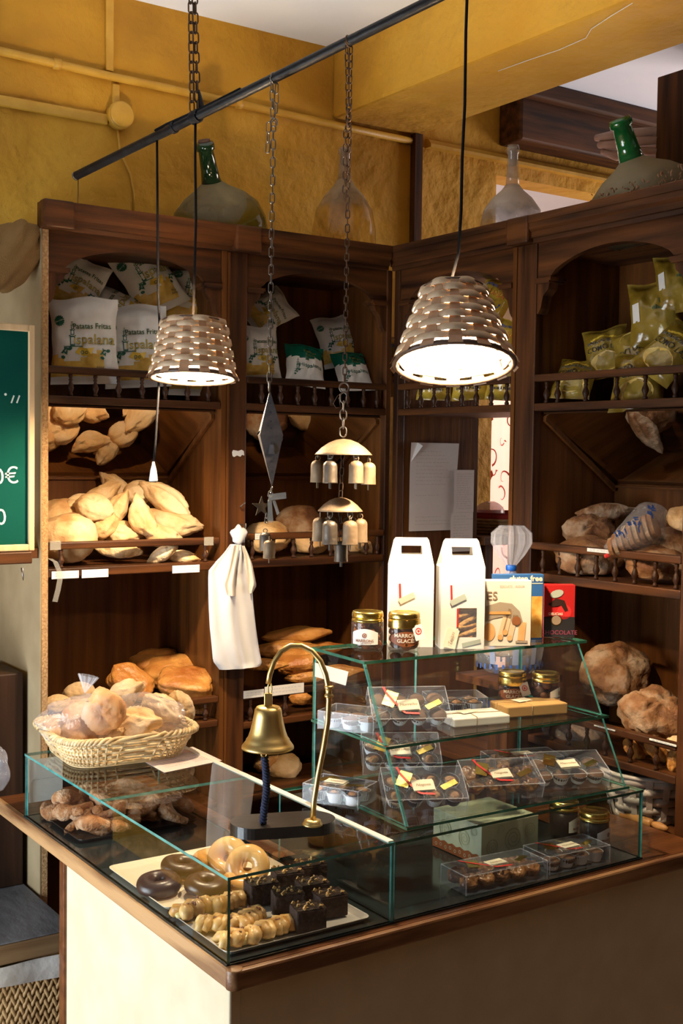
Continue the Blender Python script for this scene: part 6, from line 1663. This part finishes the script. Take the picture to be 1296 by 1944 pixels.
b = MB(); decal(b, rect(.0795, .052), f, BLACKI, (0, .0265)); decal(b, text('CHOCOLATE', .0155), f2, mat('dark_pink_print', (.32, .05, .10), .5), (0, .012))
decal(b, disc(.019, 20), f, REDI, (.012, .065)); decal(b, disc(.014, 20), f2, GOLD, (-.008, .044)); decal(b, disc(.012, 20), lambda x, y: f2(x, y)+Vector((0, -.0005, 0)), BRN, (-.008, .044)); decal(b, rect(.042, .010), f2, REDI, (-.010, .060)); decal(b, text('DELICIAS', .009, 0, .02), lambda x, y: f2(x, y)+Vector((0, -.0006, 0)), CREAMP, (-.010, .060))
decal(b, poly([(-.03, .085), (-.01, .10), (.012, .095), (.022, .070), (.014, .066), (.004, .082), (-.02, .078)]), f2, mat('dark_cocoa_print', (.03, .012, .008), .5)); decal(b, disc(.010, 12, .018), f2, GTAG, (-.008, .112), .3); obj('box_print', b, o)
# loaf in gathered film behind the case on a stand
pd = at(966, 1276, d=3.40)
st = thing('wooden_stand', 'dark wooden stand behind the tiered case', 'stand', (pd.x, pd.y, ZF), worldparts=True)
obj('stand_top', MB().box(pd.x-.12, pd.x+.12, pd.y-.09, pd.y+.09, pd.z-.025, pd.z-.004, W['x']), st); obj('stand_post', MB().box(pd.x-.04, pd.x+.04, pd.y-.04, pd.y+.04, ZF, pd.z-.025, W['z']), st)
pb_ = thing('bagged_round_loaf', 'brown loaf in gathered clear bag with blue tie behind the boxes', 'bagged bread', pd, (0, 0, R(yj))); pb_.scale = (1.06,)*3
obj('loaf_inside', LM['flour'], pb_, loc=(-.005, 0, .095), scale=(.92, .7, 1.9))
hb = 285*3.17/FPX
prof = [(0, .0), (.060, .002), (.085, .03), (.090, .07), (.082, .115), (.060, .18), (.030, .235), (.010, .275), (.012, .285), (.035, .315), (.052, .345), (.050, .372), (.030, .392)]
b = MB(); n = 44; vs = []
for (r_, z_) in prof:
    for i in range(n):
        a = 2*math.pi*i/n; q = 1+.10*math.sin(a*11)*(1 if z_ > .15 else .25)+.06*noise.noise(Vector((math.cos(a)*3, math.sin(a)*3, z_*20)))
        vs.append((r_*q*math.cos(a), r_*q*.75*math.sin(a), z_))
b.add(vs[:9*n], [(j_*n+i, j_*n+(i+1) % n, (j_+1)*n+(i+1) % n, (j_+1)*n+i) for j_ in range(8) for i in range(n)], BAGFILM, True); obj('gathered_film', b, pb_)
b = MB(); b.add([Vector(v_)*1.0 + Vector((0, 0, 0)) for v_ in vs[8*n:]], [(j_*n+i, j_*n+(i+1) % n, (j_+1)*n+(i+1) % n, (j_+1)*n+i) for j_ in range(len(prof)-9) for i in range(n)], FILMW); obj('film_flare', b, pb_)
obj('blue_tie', MB().lathe([(.0125, .272), (.0145, .274), (.0145, .285), (.0125, .287)], mat('bright_blue_plastic', (.01, .12, .55), .35), 16), pb_)
b = MB(); GREYB = mat('blue_grey_print', (.22, .26, .42), .5)
for a in (-1.5, -.9, -2.2):      # printed ribbons running up the bag, and a band at the foot
    vs = []
    for j_ in range(1, 8):
        r_, z_ = prof[j_][0]+.002, prof[j_][1]
        for da in (-.09, .09): vs.append((r_*math.cos(a+da*.09/max(r_, .03)), r_*.76*math.sin(a+da*.09/max(r_, .03)), z_))
    b.add(vs, [(2*k, 2*k+1, 2*k+3, 2*k+2) for k in range(6)], GREYB)
for i in range(60):
    a = 2*math.pi*i/60
    if i % 2: continue
    b.add([(.089*math.cos(a+d_), .068*math.sin(a+d_), z_) for (d_, z_) in ((0, .016), (.07, .016), (.07, .030), (0, .030))], [(0, 1, 2, 3)], BLUEI)
obj('blue_print', b, pb_)['kind'] = 'stuff'
# tag on the end of the tiered case
a = at(597, 1258, x=.4545); c_ = at(660, 1303, x=.4545)
b = MB(); v = [Vector((.4555, a.y, a.z)), Vector((.4555, a.y, c_.z)), Vector((.4555, c_.y+.01, c_.z)), Vector((.4555, c_.y, a.z))]
b.add(v+[p+Vector((.0006, 0, 0)) for p in v], [(0, 1, 2, 3), (7, 6, 5, 4), (0, 4, 5, 1), (1, 5, 6, 2), (2, 6, 7, 3), (3, 7, 4, 0)], CREAMP)
tag(obj('end_tag', b), 'blank cream tag stuck on the left end of the tiered case', 'tag')
# card at the far end of the long case, film bag on the worktop
b = MB().box(.012, .105, L+.004, L+.0046, .035, .150, WHITEP); scrib(b, lambda x, y: Vector((x, L+.0032, y)), .02, .095, .095, INK, random.Random(4), .004, .0004, .0005)
tag(obj('price_card', b), 'white card standing behind the far end of the pastry case', 'card')
q = at(4, 1478, y=1.24)
fb = film('film_parcel', 'crinkled silvery film bag at the left edge on the worktop', -8, 1462, 1.22, .034, .034, .062, 0, 5)

# ------------------------------------------------------------------ white woven basket on the right, bottom shelf
q = at(1232, 1580, x=1.50); q.z = -.0215
GW = mat('grey_white_chip_strip', (.42, .37, .33), .6, c2=(.54, .49, .45), scale=30, bump=.15, bscale=60)
wb = thing('chip_basket', 'greyish white chip wood basket on the lowest right shelf', 'basket', q, group='baskets')
Nn = 18
for k in range(5):
    zc = .014+.026*k; b = MB(); vs = []; S = 108
    for i in range(S):
        a_ = 2*math.pi*i/S; r_ = .105+.03*k/4 + .0035*math.cos(Nn/2*a_+math.pi*k)
        for (dz, dr) in ((-.0115, 0), (.0115, 0), (.0115, .0016), (-.0115, .0016)): vs.append(((r_+dr)*math.cos(a_), (r_+dr)*math.sin(a_), zc+dz))
    b.add(vs, [(i*4+q_, i*4+(q_+1) % 4, ((i+1) % S)*4+(q_+1) % 4, ((i+1) % S)*4+q_) for i in range(S) for q_ in range(4)], GW, True); obj('woven_band', b, wb)
for i in range(Nn):
    a_ = 2*math.pi*i/Nn; b = MB(); vs = []
    for (z_, r_) in ((.0, .105), (.13, .138)):
        for da in (-.07, .07): vs.append((r_*math.cos(a_+da), r_*math.sin(a_+da), z_))
    for (z_, r_) in ((.0, .1065), (.13, .1395)):
        for da in (-.07, .07): vs.append((r_*math.cos(a_+da), r_*math.sin(a_+da), z_))
    b.add(vs, [(0, 1, 3, 2), (4, 6, 7, 5), (0, 2, 6, 4), (1, 5, 7, 3), (2, 3, 7, 6), (0, 4, 5, 1)], GW); obj('rib', b, wb)
obj('rim', MB().tube([(.139*math.cos(2*math.pi*i/36), .139*math.sin(2*math.pi*i/36), .131) for i in range(36)], .006, GW, 6, closed=True), wb)
obj('basket_floor', MB().lathe([(0, .001), (.104, .001), (.104, .004), (0, .004)], GW, 24), wb)
p = at(1262, 1575, x=1.42)
rp = thing('rolling_pin', 'turned wooden rolling pin before the chip wood basket', 'rolling pin', (p.x, p.y, -.022), worldparts=True)
d_ = (at(1280, 1556, x=1.40)-at(1240, 1592, x=1.42)); p0 = Vector((1.40, .20, -.008)); p1 = Vector((1.385, .10, -.008))
HONEY = wood('honey_wood', (.34, .16, .05), (.48, .25, .09), 'y', rough=.35)
obj('roller', MB().tube([p0+Vector((0, .10, 0)), p0, p0+Vector((0, -.005, 0))], [.0125, .0125, .011], HONEY, 14), rp)
obj('grip', MB().tube([p0+Vector((0, -.005, 0)), p0+Vector((0, -.015, 0)), p0+Vector((0, -.03, 0)), p0+Vector((0, -.05, 0)), p0+Vector((0, -.058, 0))], [.006, .0095, .0115, .008, .004], HONEY, 12), rp)

# ------------------------------------------------------------------ bottom left: braided hamper under a thick board
HAM = mat('hyacinth_braid', (.36, .22, .09), .6, c2=(.52, .35, .16), scale=20, detail=5, bump=.3, bscale=80)
hx0, hx1, hy0, hy1, hz1 = -.46, .100, 1.055, 1.62, -.385
hm = thing('braided_hamper', 'braided plant fibre hamper under the thick board at bottom left', 'hamper', (-.18, 1.33, ZF), worldparts=True)
obj('hamper_core', MB().box(hx0, hx1, hy0, hy1, ZF, hz1, HAM), hm)
b = MB(); pit = .0225; rows = .030
LEAF = [(0, 0, .021), (.0062, -.0045, .006), (.0062, .002, .006), (-.0052, -.0045, .006), (-.0052, .002, .006), (.0055, -.004, -.008), (-.0058, -.004, -.008), (0, -.001, -.021)]
def leaf(M):
    b.blob(lambda n: Vector((n.x*.0066, n.y*.0055, n.z*.0200)), HAM, 6, 6, M)
ncol = int((hx1-hx0)/pit); nrow = int((hz1-ZF)/rows)
for i in range(ncol):
    for j_ in range(nrow):
        for sg in (-1, 1):
            leaf(Matrix.Translation((hx0+pit*(i+.5)+sg*.0054, hy0-.003, hz1-.018-rows*j_-(0.5*rows if sg > 0 else 0))) @ Euler((0, R(24)*sg, 0)).to_matrix().to_4x4())
o = obj('braided_weave', b, hm); o['kind'] = 'stuff'
LIN = mat('linen_lining', (.56, .54, .50), .85, c2=(.48, .46, .42), scale=10, bump=.3, bscale=30)
obj('linen_lining', MB().grid(lambda u, v: Vector((hx0-.005+(hx1-hx0+.012)*u, hy0-.014-.006*math.sin(v*3.1)-.003*math.sin(u*21), hz1-.028+.012*math.sin(u*5)*(1-v)+.050*v)), 30, 6, LIN), hm)
bd = thing('thick_board', 'thick worn blue grey topped wooden board lying on the hamper', 'board', (-.18, 1.33, -.365), worldparts=True)
BTOP = mat('worn_blue_grey_wood', (.075, .078, .085), .6, c2=(.15, .155, .165), scale=10, detail=8, bump=.3, bscale=40, stretch=(1, .5, 1))
BSIDE = wood('weathered_board_side', (.13, .07, .03), (.24, .15, .07), 'x', rough=.7)
obj('board_core', MB().box(-.5, .114, 1.035, 1.66, -.358, -.304, BSIDE), bd, bevel=.006); obj('board_surface', MB().box(-.499, .113, 1.036, 1.659, -.304, -.300, BTOP), bd, bevel=.002)
